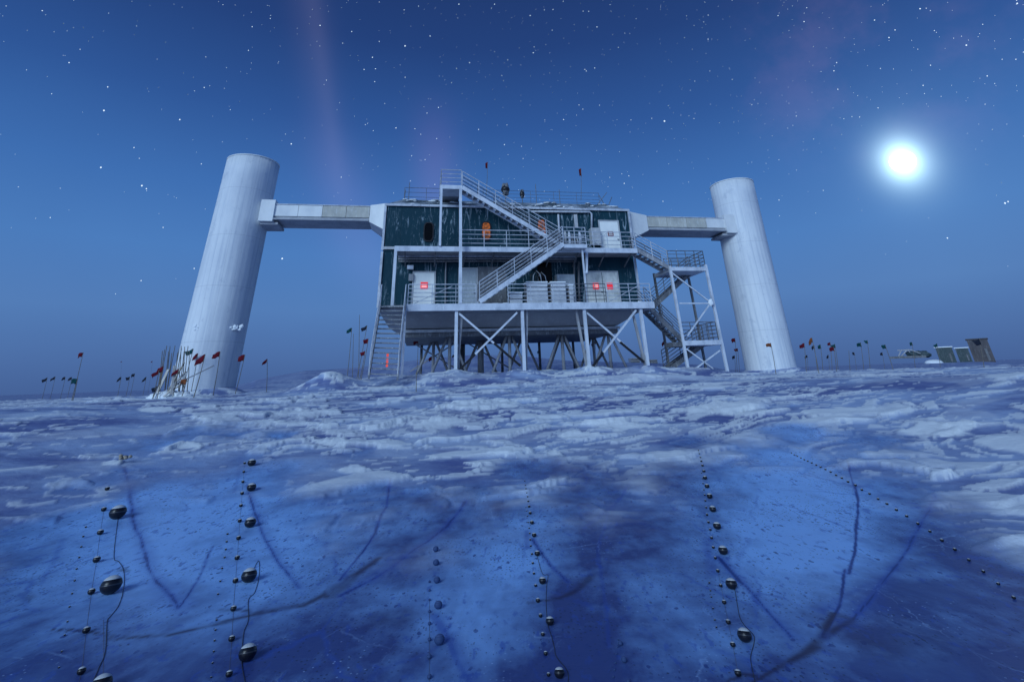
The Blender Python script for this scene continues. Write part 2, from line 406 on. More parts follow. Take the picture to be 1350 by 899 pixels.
# ------------------------------------------------------------------ ground sheet
def make_ground():
    fine = np.radians(np.arange(-63, 63.001, .13)); coarse = np.radians(np.arange(67, 294, 4.))
    az = np.concatenate([fine, coarse]); na = len(az)
    rr = np.concatenate([np.geomspace(.5, 62, 600), np.geomspace(66, 9000, 90)]); nr = len(rr)
    A, Rr = np.meshgrid(az, rr)
    X = Rr*np.sin(A); Y = Rr*np.cos(A)
    z, fresh, ice = terrain(X.ravel().copy(), Y.ravel().copy())
    X = X.ravel(); Y = Y.ravel()
    # dark fissures and stains inside the clear ice
    crack = np.zeros_like(z); stain = np.zeros_like(z)
    near = (np.hypot(X, Y) < 20) & (Y > 0)
    xi = X[near]; yi = Y[near]
    dx = .10*(fbm(xi*1.1, yi*.8, 201, 2)-.5)+.012*(fbm(xi*11, yi*9, 211, 3)-.5); dy = .10*(fbm(xi*1.1, yi*.8, 207, 2)-.5)+.012*(fbm(xi*11, yi*9, 217, 3)-.5)
    wv_ = .45+1.1*fbm(xi*2.3, yi*1.7, 223, 3)
    def seg(poly, wd, arr, amt, soft=.6, wob=1.):
        pts = [on_ice(x, y)[:2] for x, y in poly]
        best = np.full(xi.shape, 9.); 
        for i in range(len(pts)-1):
            a = pts[i]; b = pts[i+1]; ab = b-a; l2 = ab @ ab
            t = np.clip(((xi+dx*wob-a[0])*ab[0]+(yi+dy*wob-a[1])*ab[1])/l2, 0, 1)
            d = np.hypot(xi+dx*wob-a[0]-t*ab[0], yi+dy*wob-a[1]-t*ab[1])
            s = (i+t)/(len(pts)-1); w = (wd[0]+(wd[1]-wd[0])*s)*(1.35 if arr is crack else 1.7)
            best = np.minimum(best, d/(w*wv_))
        m = amt*(1-ss(1-soft, 1+soft*.3, best))
        sub = arr[near]; arr[near] = np.maximum(sub, m)
    z1 = lambda L_: [(x/2.651, 560+y/2.651) for x, y in L_]
    z2 = lambda L_: [(450+x/2.651, 560+y/2.651) for x, y in L_]
    z3 = lambda L_: [(900+x/2.651, 560+y/2.651) for x, y in L_]
    seg(z1([(400, 205), (445, 300), (490, 410), (530, 500), (605, 640)]), (.035, .018), crack, .75)
    seg(z1([(605, 640), (680, 540), (755, 425)]), (.012, .02), crack, .5)
    seg(z1([(855, 250), (910, 370), (950, 450), (1035, 570)]), (.02, .018), crack, .75)
    seg(z1([(830, 180), (812, 270)]), (.04, .04), crack, .35, 1)
    seg(z1([(230, 420), (190, 480), (140, 560)]), (.03, .02), crack, .35, 1)
    seg(z2([(175, 190), (150, 300), (100, 400), (35, 490), (-10, 545)]), (.02, .015), crack, .75)
    seg(z2([(440, 280), (370, 360), (235, 455), (100, 540), (-20, 600)]), (.03, .02), crack, .75)
    seg(z2([(665, 400), (730, 490), (795, 550)]), (.03, .015), crack, .7)
    seg(z2([(648, 370), (648, 430)]), (.03, .03), crack, .6, 1)
    seg(z2([(1070, 180), (970, 270), (860, 360)]), (.03, .03), crack, .45)
    seg(z2([(930, 300), (905, 450), (930, 640), (925, 760)]), (.012, .02), crack, .4)
    seg(z2([(310, 660), (390, 780), (460, 899)]), (.03, .02), crack, .6)
    seg(z3([(593, 180), (612, 280), (605, 400), (585, 520)]), (.014, .012), crack, 1., .5, .5)
    seg(z3([(572, 505), (548, 630), (495, 740)]), (.008, .02), crack, .9, .5, .5)
    seg(z3([(890, 280), (830, 380), (760, 490), (690, 560), (600, 680), (500, 740)]), (.02, .03), crack, .7)
    seg(z3([(745, 500), (725, 520)]), (.05, .04), crack, .6, 1)
    seg(z3([(690, 540), (580, 590), (490, 650)]), (.02, .03), crack, .4, 1)
    seg(z3([(120, 460), (180, 540), (260, 620), (390, 740)]), (.025, .014), crack, .75)
    seg(z3([(90, 400), (95, 520)]), (.04, .04), crack, .45, 1)
    seg(z3([(365, 65), (420, 80)]), (.12, .12), crack, .55, 1)
    seg(z3([(600, 240), (650, 240)]), (.09, .09), crack, .55, 1)
    for poly, w in ((z1([(405, 205), (450, 300), (497, 410), (540, 500), (610, 640)]), (.05, .10)), (z1([(860, 250), (917, 370), (957, 450), (1042, 570)]), (.06, .05)),
                    (z3([(125, 460), (190, 540), (272, 620), (400, 740)]), (.05, .05)), (z2([(325, 670), (400, 780), (470, 899)]), (.06, .06)), (z3([(885, 290), (820, 390), (750, 500), (680, 570), (590, 690)]), (.05, .09)), (z2([(440, 280), (370, 360), (235, 455), (100, 540)]), (.06, .09))):
        seg(poly, w, crack, .34, 1.)
    for poly in ([(400, 205), (445, 300), (490, 410), (530, 500), (605, 640)], [(605, 640), (680, 540), (755, 425)], [(855, 250), (910, 370), (950, 450), (1035, 570)]):
        seg(z1(poly), (.006, .004), crack, 1., .5)
    for poly in ([(175, 190), (150, 300), (100, 400), (35, 490), (-10, 545)], [(440, 280), (370, 360), (235, 455), (100, 540)], [(665, 400), (730, 490), (795, 550)], [(1070, 180), (970, 270), (860, 360)]):
        seg(z2(poly), (.006, .004), crack, 1., .5)
    for poly in ([(593, 180), (612, 280), (605, 400), (585, 520)], [(890, 280), (830, 380), (760, 490), (690, 560), (600, 680)], [(120, 460), (180, 540), (260, 620), (390, 740)], [(572, 505), (548, 630), (495, 740)]):
        seg(z3(poly), (.006, .005), crack, 1., .5)
    # purple brown silt lines
    seg(z1([(200, 715), (300, 720), (390, 735)]), (.016, .010), stain, 1.)
    seg(z1([(380, 745), (580, 735), (740, 700), (900, 662), (1050, 635), (1200, 550), (1320, 470)]), (.014, .035), stain, 1., .9)
    seg(z1([(750, 650), (860, 655)]), (.016, .012), stain, .9, .9)
    seg(z1([(430, 505), (455, 510)]), (.03, .02), stain, .8, 1)
    seg(z1([(80, 590), (110, 610)]), (.05, .05), stain, .45, 1)
    seg(z2([(-60, 600), (0, 565), (40, 530)]), (.05, .03), stain, 1., .9)
    seg(z2([(650, 622), (760, 600), (830, 575), (880, 530)]), (.010, .03), stain, .9, .9)
    seg(z2([(120, 680), (180, 670)]), (.10, .10), stain, .4, 1)
    seg(z3([(430, 790), (490, 740), (530, 660), (600, 680), (500, 740)]), (.02, .03), stain, 1., .9)
    seg(z3([(230, 890), (340, 840), (470, 770)]), (.012, .022), stain, 1., .9)
    seg(z3([(140, 880), (200, 862), (245, 868)]), (.012, .010), stain, .95, .8)
    seg(z3([(680, 760), (740, 790), (820, 730)]), (.16, .12), stain, .35, 1)
    brk = .7+.7*fbm(xi*6, yi*4, 333, 4); crack[near] = np.clip(crack[near]*brk, 0, 1)
    brk = ss(.36, .60, fbm(xi*8, yi*4, 341, 4)); stain[near] = stain[near]*(.55+.45*brk)
    # pale and dark pockets: the glow in the ice put into its colour
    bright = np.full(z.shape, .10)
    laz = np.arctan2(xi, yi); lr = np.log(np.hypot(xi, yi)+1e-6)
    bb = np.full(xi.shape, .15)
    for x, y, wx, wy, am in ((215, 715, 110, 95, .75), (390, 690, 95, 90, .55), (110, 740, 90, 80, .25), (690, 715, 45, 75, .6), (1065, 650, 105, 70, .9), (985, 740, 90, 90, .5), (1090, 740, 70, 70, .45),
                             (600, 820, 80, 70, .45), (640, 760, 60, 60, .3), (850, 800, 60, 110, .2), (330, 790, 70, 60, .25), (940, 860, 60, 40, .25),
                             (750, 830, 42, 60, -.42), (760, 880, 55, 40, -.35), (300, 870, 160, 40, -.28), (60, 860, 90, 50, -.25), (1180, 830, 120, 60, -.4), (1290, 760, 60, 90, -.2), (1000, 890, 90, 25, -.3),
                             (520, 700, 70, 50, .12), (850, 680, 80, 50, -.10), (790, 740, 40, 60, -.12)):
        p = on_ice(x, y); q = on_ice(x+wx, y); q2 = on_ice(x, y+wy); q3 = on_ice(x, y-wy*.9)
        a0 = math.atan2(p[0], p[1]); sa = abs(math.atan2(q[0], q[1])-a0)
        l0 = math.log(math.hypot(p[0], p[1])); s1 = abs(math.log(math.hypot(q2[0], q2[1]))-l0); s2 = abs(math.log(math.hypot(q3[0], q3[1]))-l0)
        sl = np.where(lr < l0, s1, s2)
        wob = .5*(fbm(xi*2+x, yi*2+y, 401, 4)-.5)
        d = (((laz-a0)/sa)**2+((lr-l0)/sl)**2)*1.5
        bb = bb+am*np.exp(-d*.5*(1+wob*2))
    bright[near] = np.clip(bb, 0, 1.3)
    verts = np.stack([X, Y, z], 1)
    verts = np.vstack([verts, [[0, 0, float(z[0])]]])
    i = np.arange(nr-1)[:, None]*na; k = np.arange(na)[None, :]; k2 = (k+1) % na
    quads = np.stack([i+k, i+na+k, i+na+k2, i+k2], -1).reshape(-1, 4)
    c = nr*na; tri = np.stack([np.full(na, c), np.arange(na), (np.arange(na)+1) % na], 1)
    me = bpy.data.meshes.new('snow_ground')
    me.vertices.add(len(verts)); me.vertices.foreach_set('co', verts.ravel())
    nl = quads.size+tri.size
    me.loops.add(nl); me.polygons.add(len(quads)+len(tri))
    me.loops.foreach_set('vertex_index', np.concatenate([quads.ravel(), tri.ravel()]).astype(np.int32))
    st = np.concatenate([np.arange(len(quads))*4, quads.size+np.arange(len(tri))*3]).astype(np.int32)
    me.polygons.foreach_set('loop_start', st)
    me.polygons.foreach_set('use_smooth', np.ones(len(st), bool))
    me.update(calc_edges=True); me.validate()
    if sum(1 for _ in ()) == 0 and me.polygons[0].normal.z < 0: me.flip_normals()
    def attr(nm, a):
        at = me.attributes.new(nm, 'FLOAT', 'POINT'); at.data.foreach_set('value', np.append(a, a[0]).astype(np.float32))
    for nm, a in (('ice', ice), ('fresh', fresh), ('crack', crack), ('stain', stain), ('ice_glow', bright), ('scour', ss(44, 58, np.hypot(X, Y)))): attr(nm, a)
    def g(nt, b):
        def at(nm):
            n = nt.nodes.new('ShaderNodeAttribute'); n.attribute_name = nm; return n.outputs['Fac']
        ice = at('ice'); fr = at('fresh'); cr = at('crack'); sn = at('stain'); bu = at('ice_glow')
        # snow
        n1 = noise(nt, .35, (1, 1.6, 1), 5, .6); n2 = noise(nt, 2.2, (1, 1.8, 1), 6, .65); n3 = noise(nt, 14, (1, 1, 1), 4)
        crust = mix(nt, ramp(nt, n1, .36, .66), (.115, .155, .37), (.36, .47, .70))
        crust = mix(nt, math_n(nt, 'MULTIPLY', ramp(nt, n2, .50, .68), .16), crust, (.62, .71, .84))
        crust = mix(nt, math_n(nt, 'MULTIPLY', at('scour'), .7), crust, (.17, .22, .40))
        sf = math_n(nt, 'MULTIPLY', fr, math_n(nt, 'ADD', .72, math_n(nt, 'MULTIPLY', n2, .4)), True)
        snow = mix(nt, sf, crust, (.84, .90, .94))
        # ice
        m1 = noise(nt, 1.1, (1, 1, 1), 6, .62); m2 = noise(nt, 5, (1, .6, 1), 5, .65); m3 = noise(nt, 13, (1, .45, 1), 4, .6); m4 = noise(nt, 42, (1, .5, 1), 2); m5 = noise(nt, .8, (1.4, .5, 1), 5, .6, dist=1.2)
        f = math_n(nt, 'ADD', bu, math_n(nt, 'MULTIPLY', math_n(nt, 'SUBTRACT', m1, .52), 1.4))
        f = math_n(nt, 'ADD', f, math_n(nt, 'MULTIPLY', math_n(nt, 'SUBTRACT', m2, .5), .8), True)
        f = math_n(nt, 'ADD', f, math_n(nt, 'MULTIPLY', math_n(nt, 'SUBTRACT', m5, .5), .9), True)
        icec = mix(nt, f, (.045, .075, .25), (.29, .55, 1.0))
        spots = math_n(nt, 'MULTIPLY', ramp(nt, m3, .57, .66), ramp(nt, m1, .36, .52))
        icec = mix(nt, math_n(nt, 'MULTIPLY', spots, .6), icec, (.035, .10, .46))
        dots = math_n(nt, 'MULTIPLY', ramp(nt, m4, .64, .69), ramp(nt, m1, .44, .58))
        icec = mix(nt, math_n(nt, 'MULTIPLY', dots, .8), icec, (.02, .03, .10))
        def hair(sc, st, wd, seed):
            tc = nt.nodes.new('ShaderNodeTexCoord'); mp = nt.nodes.new('ShaderNodeMapping'); mp.inputs['Scale'].default_value = st; mp.inputs['Location'].default_value = (seed, seed*.7, 0)
            nz = N(nt, 'ShaderNodeTexNoise', Scale=2.2, Detail=4, Roughness=.6); L(nt, tc.outputs['Object'], nz.inputs['Vector'])
            ad = nt.nodes.new('ShaderNodeVectorMath'); ad.operation = 'MULTIPLY_ADD'; L(nt, nz.outputs['Color'], ad.inputs[0]); ad.inputs[1].default_value = (.35, .35, 0); L(nt, tc.outputs['Object'], ad.inputs[2])
            L(nt, ad.outputs[0], mp.inputs[0]); v = N(nt, 'ShaderNodeTexVoronoi', feature='DISTANCE_TO_EDGE', Scale=sc, voronoi_dimensions='2D'); L(nt, mp.outputs[0], v.inputs['Vector'])
            n = nt.nodes.new('ShaderNodeMapRange'); n.inputs[1].default_value = 0; n.inputs[2].default_value = wd; n.inputs[3].default_value = 1; n.inputs[4].default_value = 0; L(nt, v.outputs['Distance'], n.inputs[0]); return n.outputs[0]
        hm = ramp(nt, noise(nt, .9, (1, .7, 1), 4, .6), .44, .62); hm2 = ramp(nt, noise(nt, 1.3, (1, .7, 1), 3, .6), .48, .66)
        icec = mix(nt, math_n(nt, 'MULTIPLY', math_n(nt, 'MULTIPLY', hair(.95, (1, .42, 1), .020, 3.), hm), .55), icec, (.03, .09, .45))
        icec = mix(nt, math_n(nt, 'MULTIPLY', math_n(nt, 'MULTIPLY', hair(2.1, (1, .5, 1), .018, 9.), hm2), .35), icec, (.40, .60, .95))
        bub = N(nt, 'ShaderNodeTexVoronoi', Scale=26, voronoi_dimensions='2D'); tcb = nt.nodes.new('ShaderNodeTexCoord'); L(nt, tcb.outputs['Object'], bub.inputs['Vector'])
        bs = nt.nodes.new('ShaderNodeSeparateColor'); L(nt, bub.outputs['Color'], bs.inputs[0])
        bd = math_n(nt, 'MULTIPLY', math_n(nt, 'LESS_THAN', bub.outputs['Distance'], .16), math_n(nt, 'GREATER_THAN', bs.outputs[0], .86))
        icec = mix(nt, math_n(nt, 'MULTIPLY', math_n(nt, 'MULTIPLY', bd, hm2), .6), icec, (.46, .62, .92))
        bd = math_n(nt, 'MULTIPLY', math_n(nt, 'LESS_THAN', bub.outputs['Distance'], .20), math_n(nt, 'LESS_THAN', bs.outputs[0], .30))
        icec = mix(nt, math_n(nt, 'MULTIPLY', math_n(nt, 'MULTIPLY', bd, hm), .8), icec, (.02, .03, .10))
        icec = mix(nt, math_n(nt, 'MULTIPLY', cr, .85), icec, (.018, .065, .40))
        icec = mix(nt, math_n(nt, 'MULTIPLY', ramp(nt, cr, .70, .98), .65), icec, (.008, .022, .13))
        b2 = N(nt, 'ShaderNodeTexVoronoi', Scale=15, voronoi_dimensions='2D'); mp2 = nt.nodes.new('ShaderNodeMapping'); mp2.inputs['Scale'].default_value = (1, .55, 1)
        ns2 = N(nt, 'ShaderNodeTexNoise', Scale=9., Detail=3); L(nt, tcb.outputs['Object'], ns2.inputs['Vector']); ad2 = nt.nodes.new('ShaderNodeVectorMath'); ad2.operation = 'MULTIPLY_ADD'
        L(nt, ns2.outputs['Color'], ad2.inputs[0]); ad2.inputs[1].default_value = (.09, .09, 0); L(nt, tcb.outputs['Object'], ad2.inputs[2]); L(nt, ad2.outputs[0], mp2.inputs[0]); L(nt, mp2.outputs[0], b2.inputs['Vector'])
        c2 = nt.nodes.new('ShaderNodeSeparateColor'); L(nt, b2.outputs['Color'], c2.inputs[0])
        sz = math_n(nt, 'MULTIPLY', c2.outputs[1], .26)
        d2 = math_n(nt, 'MULTIPLY', math_n(nt, 'LESS_THAN', b2.outputs['Distance'], sz), math_n(nt, 'LESS_THAN', c2.outputs[0], .30))
        icec = mix(nt, math_n(nt, 'MULTIPLY', math_n(nt, 'MULTIPLY', d2, ramp(nt, m1, .40, .56)), .75), icec, (.015, .04, .22))
        icec = mix(nt, math_n(nt, 'MULTIPLY', sn, .9), icec, (.024, .018, .062))
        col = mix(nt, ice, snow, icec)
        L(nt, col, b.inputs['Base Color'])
        rg = math_n(nt, 'SUBTRACT', .8, math_n(nt, 'MULTIPLY', ice, .35)); L(nt, rg, b.inputs['Roughness'])
        hb = math_n(nt, 'ADD', math_n(nt, 'MULTIPLY', n2, math_n(nt, 'SUBTRACT', 1., math_n(nt, 'MULTIPLY', ice, .8))), math_n(nt, 'MULTIPLY', math_n(nt, 'MULTIPLY', n3, .25), math_n(nt, 'SUBTRACT', 1., math_n(nt, 'MULTIPLY', ice, .9))))
        bump(nt, b, hb, .45, .06)
    me.materials.append(mat('snow_and_ice', g, rough=.7, spec=.25))
    o = bpy.data.objects.new('snow_ground', me); COL.objects.link(o); o['kind'] = 'structure'
make_ground()

def gz(x, y):
    z, _, _ = terrain(np.array([float(x)]), np.array([float(y)])); return float(z[0])

# ------------------------------------------------------------------ laboratory
ZU, ZD, ZR = 8.95, 5.45, 12.1        # upper balcony, lower deck, eaves
UL, UR, VB = 0.0, 16.55, 9.0
lab = thing('research_station', 'dark green two-storey station on stilts with white stairs, decks and frosted cladding', 'building', G(8.3, 3, 1.6), FA)

m = MB(); m.fbox(UL, UR, 0, VB, 5.6, 9.05); m.build('lower_wall', 'green', lab)
m = MB(); m.fbox(UL-.02, UR+.02, -.05, VB, 9.05, ZR); m.build('upper_wall', 'green', lab)
m = MB()
c0 = [(UL-.08, -.12), (UR+.08, -.12), (UR+.08, VB), (UL-.08, VB)]; c1 = [(UL+.9, 1.3), (UR-.9, 1.3), (UR-.9, VB-1), (UL+.9, VB-1)]
m.hexa([G(a, b, ZR) for a, b in c0], [G(a, b, ZR+.85) for a, b in c1])
roof = m.build('roof', 'roof', lab)
m = MB(); m.fbox(UL-.12, UR+.12, -.18, -.122, ZR-.10, ZR+.05); m.build('gutter', 'rail', roof)
m = MB(); rnd = random.Random(3)
for i in range(34):
    uu = rnd.uniform(.6, 16); t = rnd.random(); m.blob(G(uu, .0+1.3*t, ZR+.1+.8*t), rnd.uniform(.1, .3), rnd.uniform(.08, .2), rnd.uniform(.03, .07), i)
m.build('roof_snow', 'snow', roof, True)['kind'] = 'stuff'
# corner trims
for uu in (UL-.06, UR+.06):
    m = MB(); m.fbox(uu-.07, uu+.07, -.13, -.06, 5.62, 9.0); m.fbox(uu-.07, uu+.07, -.13, -.06, 9.1, ZR-.12); m.build('corner_trim', 'rail', lab)
m = MB(); m.fbox(UL-.03, UR+.03, -.13, -.052, 9.15, 9.32); m.build('storey_band', 'trim', lab)
# insulated floor box below the deck
m = MB()
t0 = [(UL+.1, -.6), (UR-.0, -.6), (UR-.0, VB), (UL+.1, VB)]; b0 = [(UL+1.5, .15), (UR-1.6, .15), (UR-1.6, VB-.8), (UL+1.5, VB-.8)]
m.hexa([G(a, b, 4.42) for a, b in b0], [G(a, b, 5.3) for a, b in t0])
fb = m.build('floor_box', 'floorbox', lab)
m = MB(); m.fbox(UL+1.4, UR-1.5, .05, .2, 4.2, 4.36); m.build('floor_beam', 'trim', fb)
m = MB(); m.fbox(UL+1.5, UR-1.6, .25, VB-.9, 3.95, 4.38); m.build('girder', 'darksteel', fb)

# decks
m = MB(); m.fbox(1.72, 16.2, -2.72, .3, 5.18, 5.42)
dk = m.build('lower_deck', 'steel', lab)
m = MB(); m.fbox(1.68, 16.25, -2.80, -2.725, 5.08, 5.45); m.build('deck_fascia', 'white', dk)
m = MB(); m.fbox(16.205, 16.27, -2.72, .3, 5.10, 5.45); m.build('deck_fascia', 'white', dk)
m = MB()
for k in range(60):
    rnd2 = random.Random(k); uu = rnd2.uniform(1.9, 16); m.blob(G(uu, -2.6+rnd2.random()*.3, 5.43), rnd2.uniform(.15, .6), .14, rnd2.uniform(.03, .09), k, 8, 5)
m.build('deck_snow', 'snow', dk, True)['kind'] = 'stuff'
m = MB(); m.fbox(.2, 1.72, -2.72, -.06, 5.2, 5.4); m.build('entry_deck', 'steel', dk)
m = MB(); m.fbox(.82, 16.1, -1.62, -.06, 8.74, 8.94)
ud = m.build('upper_balcony', 'steel', lab)
m = MB(); m.fbox(.78, 16.15, -1.70, -1.625, 8.66, 8.97); m.build('balcony_fascia', 'white', ud)
for k in range(9):
    uu = 1.4+k*1.8; m = MB(); m.bar(G(uu, -1.5, 8.7), G(uu, -.06, 8.1), .07); m.build('balcony_bracket', 'darksteel', ud)

# railings
def rail(pts, h=1.08, n=4, post=1.25, mid=True, r=.022, close=True):
    """pts: list of foot points of one railing run"""
    mb = MB()
    for a, b in zip(pts[:-1], pts[1:]):
        a = Vector(a); b = Vector(b); Ln = (b-a).length; k = max(1, round(Ln/post))
        for i in range(k+1):
            p = a.lerp(b, i/k); mb.tube(p, p+Vector((0, 0, h)), r*1.15, n=6)
        for j in range(n):
            zz = h*(1-j/n)-.01*j; o = Vector((0, 0, zz)); mb.tube(a+o, b+o, r if j else r*1.25, n=6)
    return mb
def put_rail(pts, parent, m='rail', **k): return rail(pts, **k).build('railing', m, parent)
put_rail([G(1.76, -2.70, ZD), G(4.4, -2.70, ZD), G(5.55, -2.70, ZD)], dk, n=5)
put_rail([G(7.4, -2.70, ZD), G(11.4, -2.70, ZD)], dk, n=5, m='rail')
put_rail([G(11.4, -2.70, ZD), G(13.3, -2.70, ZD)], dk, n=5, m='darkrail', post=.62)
put_rail([G(13.4, -2.70, ZD), G(16.15, -2.70, ZD)], dk, n=5)
m = MB(); m.bar(G(13.5, -2.6, ZD+.05), G(15.6, -2.6, ZD+1.05), .04); m.build('railing_brace', 'rail', dk)
m = MB(); m.bar(G(2.1, -2.6, ZD+.05), G(4.2, -2.6, ZD+1.0), .035); m.build('railing_brace', 'rail', dk)
put_rail([G(4.75, -1.66, ZU), G(10.4, -1.66, ZU)], ud, n=4, post=1.35)
put_rail([G(12.3, -1.66, ZU), G(16.08, -1.66, ZU)], ud, n=4, post=1.0)
m = MB(); m.bar(G(12.9, -1.6, ZU+.1), G(14.2, -1.6, ZU+1.0), .035); m.bar(G(12.7, -1.55, ZU+.75), G(14.0, -1.55, ZU+.1), .035); m.build('railing_brace', 'rail', ud)
# roof railing, thin, set back
rr_ = MB(); rr_.v = []
m = rail([G(1.0, 1.6, ZR+.85), G(4.0, 1.6, ZR+.85)], h=1.0, n=3, post=1.3, r=.014); m.build('roof_railing', 'darkrail', lab)
m = rail([G(6.5, 1.6, ZR+.85), G(15.2, 1.6, ZR+.85)], h=1.0, n=4, post=1.7, r=.012); m.build('roof_railing', 'darkrail', lab)

# posts of decks and balcony
def post(p, q, w, nm='post', mt='white', par=lab):
    mb = MB(); mb.bar(p, q, w); return mb.build(nm, mt, par)
post(G(.87, -1.74, 5.42), G(.87, -1.74, 8.66), .17)
post(G(4.66, -2.76, 5.46), G(4.66, -1.76, 12.72), .17)
post(G(3.45, -1.74, 8.98), G(3.45, -1.74, 12.72), .14)
post(G(12.35, -2.35, 7.2), G(12.75, -1.6, 8.7), .14, 'strut')
post(G(12.2, -2.35, 5.46), G(12.2, -2.35, 8.66), .10)

# stairs: part = the two stringers, sub-parts = treads and railings
def stairs(A, B, wv, nsteps, parent, sm='white', rm='rail', tm='tread', side=(1, 1), rn=5, name='staircase', wdepth=.26, rh=1.02):
    """A upper, B lower point of one stringer, wv the vector across"""
    A = Vector(A); B = Vector(B); wv = Vector(wv)
    mb = MB(); mb.bar(A, B, .07, wdepth); mb.bar(A+wv, B+wv, .07, wdepth)
    st = mb.build(name, sm, parent)
    d = B-A; hd = Vector((d.x, d.y, 0)).normalized()
    for i in range(nsteps):
        p = A.lerp(B, (i+.5)/nsteps)+wv*.5; L_ = wv.length-.09
        t = MB(); t.bar(p-wv.normalized()*L_/2, p+wv.normalized()*L_/2, .26, .045); t.build('tread', tm, st)
    for k, sd in enumerate(side):
        if not sd: continue
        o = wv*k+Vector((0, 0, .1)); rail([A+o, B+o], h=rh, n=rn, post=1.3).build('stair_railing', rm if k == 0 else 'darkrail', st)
    return st
# middle flight: balcony landing down to the lower deck
nv = Vector((FN[0], FN[1], 0))
stairs(G(10.95, -2.66, ZU-.0), G(5.75, -2.66, ZD+.12), nv*.95, 15, lab)
m = MB(); m.fbox(10.95, 12.45, -2.66, -1.705, 8.72, 8.93); lp = m.build('stair_landing', 'white', lab)
put_rail([G(12.42, -2.62, 8.94), G(10.98, -2.62, 8.94)], lp, n=5, post=.75)
# roof flight
stairs(G(4.78, -1.62, 12.86), G(11.25, -1.62, ZU+.1), nv*.85, 18, lab, rn=4)
m = MB(); m.fbox(3.38, 4.78, -1.66, -.2, 12.72, 12.98); lp = m.build('stair_landing', 'white', lab)
m = MB(); m.fbox(3.5, 4.7, -.19, 1.2, 12.8, 12.95); m.build('catwalk', 'steel', lp)
put_rail([G(4.72, -1.60, 12.98), G(3.42, -1.60, 12.98), G(3.42, 1.2, 12.98)], lp, n=4, post=1.3)
# entry flight on the left, running down to the snow
bl = GP(486, 497, -5.4); br = GP(524, 499, -5.4); tl = G(.30, -2.74, 5.40); tr = G(1.62, -2.74, 5.40)
def entry():
    A, B, A2, B2 = map(Vector, (tl, bl, tr, br)); 
    mb = MB(); mb.bar(A, B, .08, .28); mb.bar(A2, B2, .08, .28); st = mb.build('entry_staircase', 'steel', lab)
    for i in range(15):
        t = (i+.4)/15; p = A.lerp(B, t); q = A2.lerp(B2, t); x = MB(); x.bar(p.lerp(q, .03), p.lerp(q, .97), .27, .05); x.build('tread', 'tread', st)
    z = Vector((0, 0, .12)); rail([A+z, B+z], h=1.0, n=3).build('stair_railing', 'rail', st); rail([A2+z, B2+z], h=1.0, n=3).build('stair_railing', 'rail', st)
    p = A.lerp(B, .9).lerp(A2.lerp(B2, .9), .42)
    x = MB()
    for k in range(4): x.fbox(*[0]*6) if False else x.bar(p+Vector((0, .9, .12+k*.16)), p+Vector((0, .9, .24+k*.16)), .10)
    x.build('marker_light', 'lampred', st)
entry()
post(G(1.66, -2.74, gz(*G(1.66, -2.74, 0)[:2])-.2), G(1.66, -2.74, 5.1), .12)

# deck posts, struts and braces in front
gpost = {}
for pu in (4.45, 8.2, 11.9, 15.4):
    x, y, _ = G(pu, -2.6, 0); z0 = gz(x, y)-.3
    post(G(pu, -2.6, z0), G(pu, -2.6, 5.17), .17, 'deck_post', 'white')
    s = -.42 if pu > 8.5 else .34
    post(G(pu+(.10 if pu < 9 else -.06), -2.42, z0), G(pu+s, -2.3, 5.17), .13, 'deck_strut', 'steel')
    gpost[pu] = z0+.35
def brace(u0, z0, u1, z1, v, w=.10, mt='white', nm='cross_brace'): post(G(u0, v, z0), G(u1, v, z1), w, nm, mt)
brace(4.6, 4.95, 8.0, 2.15, -2.55); brace(7.9, 4.95, 4.6, 2.0, -2.62)
brace(12.05, 4.9, 15.2, 2.15, -2.55); brace(15.1, 5.0, 12.1, 2.0, -2.62)
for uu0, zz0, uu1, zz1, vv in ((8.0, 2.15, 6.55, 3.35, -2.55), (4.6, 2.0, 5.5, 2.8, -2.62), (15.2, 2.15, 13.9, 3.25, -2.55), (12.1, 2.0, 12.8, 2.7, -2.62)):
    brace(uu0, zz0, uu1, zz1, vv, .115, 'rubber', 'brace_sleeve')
brace(1.9, 4.1, 5.2, 2.2, 6.5, .08, 'steel'); brace(5.2, 4.1, 1.9, 2.2, 6.55, .08, 'steel')
brace(5.6, 4.1, 8.9, 2.2, 6.5, .08, 'steel')
# the stilts
for v, us in ((.9, (4.3, 8.0, 11.4, 14.5)), (4.6, (3.4, 6.6, 9.6, 12.4, 14.7)), (8.0, (2.6, 5.6, 8.6, 11.5, 14.2))):
    for i, uu in enumerate(us):
        x, y, _ = G(uu, v, 0); z0 = gz(x, y)-.3
        wcol = .42 if (v > 4 and i in (1,)) else .2
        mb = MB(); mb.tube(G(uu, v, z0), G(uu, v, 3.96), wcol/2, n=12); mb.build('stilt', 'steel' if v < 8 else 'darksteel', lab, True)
        if v < 7:
            for sgn in (-1, 1):
                mb = MB(); mb.tube(G(uu+sgn*1.25, v+.15, z0), G(uu+sgn*.16, v+.05, 3.96), .085, n=8); mb.build('stilt_strut', 'steel', lab, True)

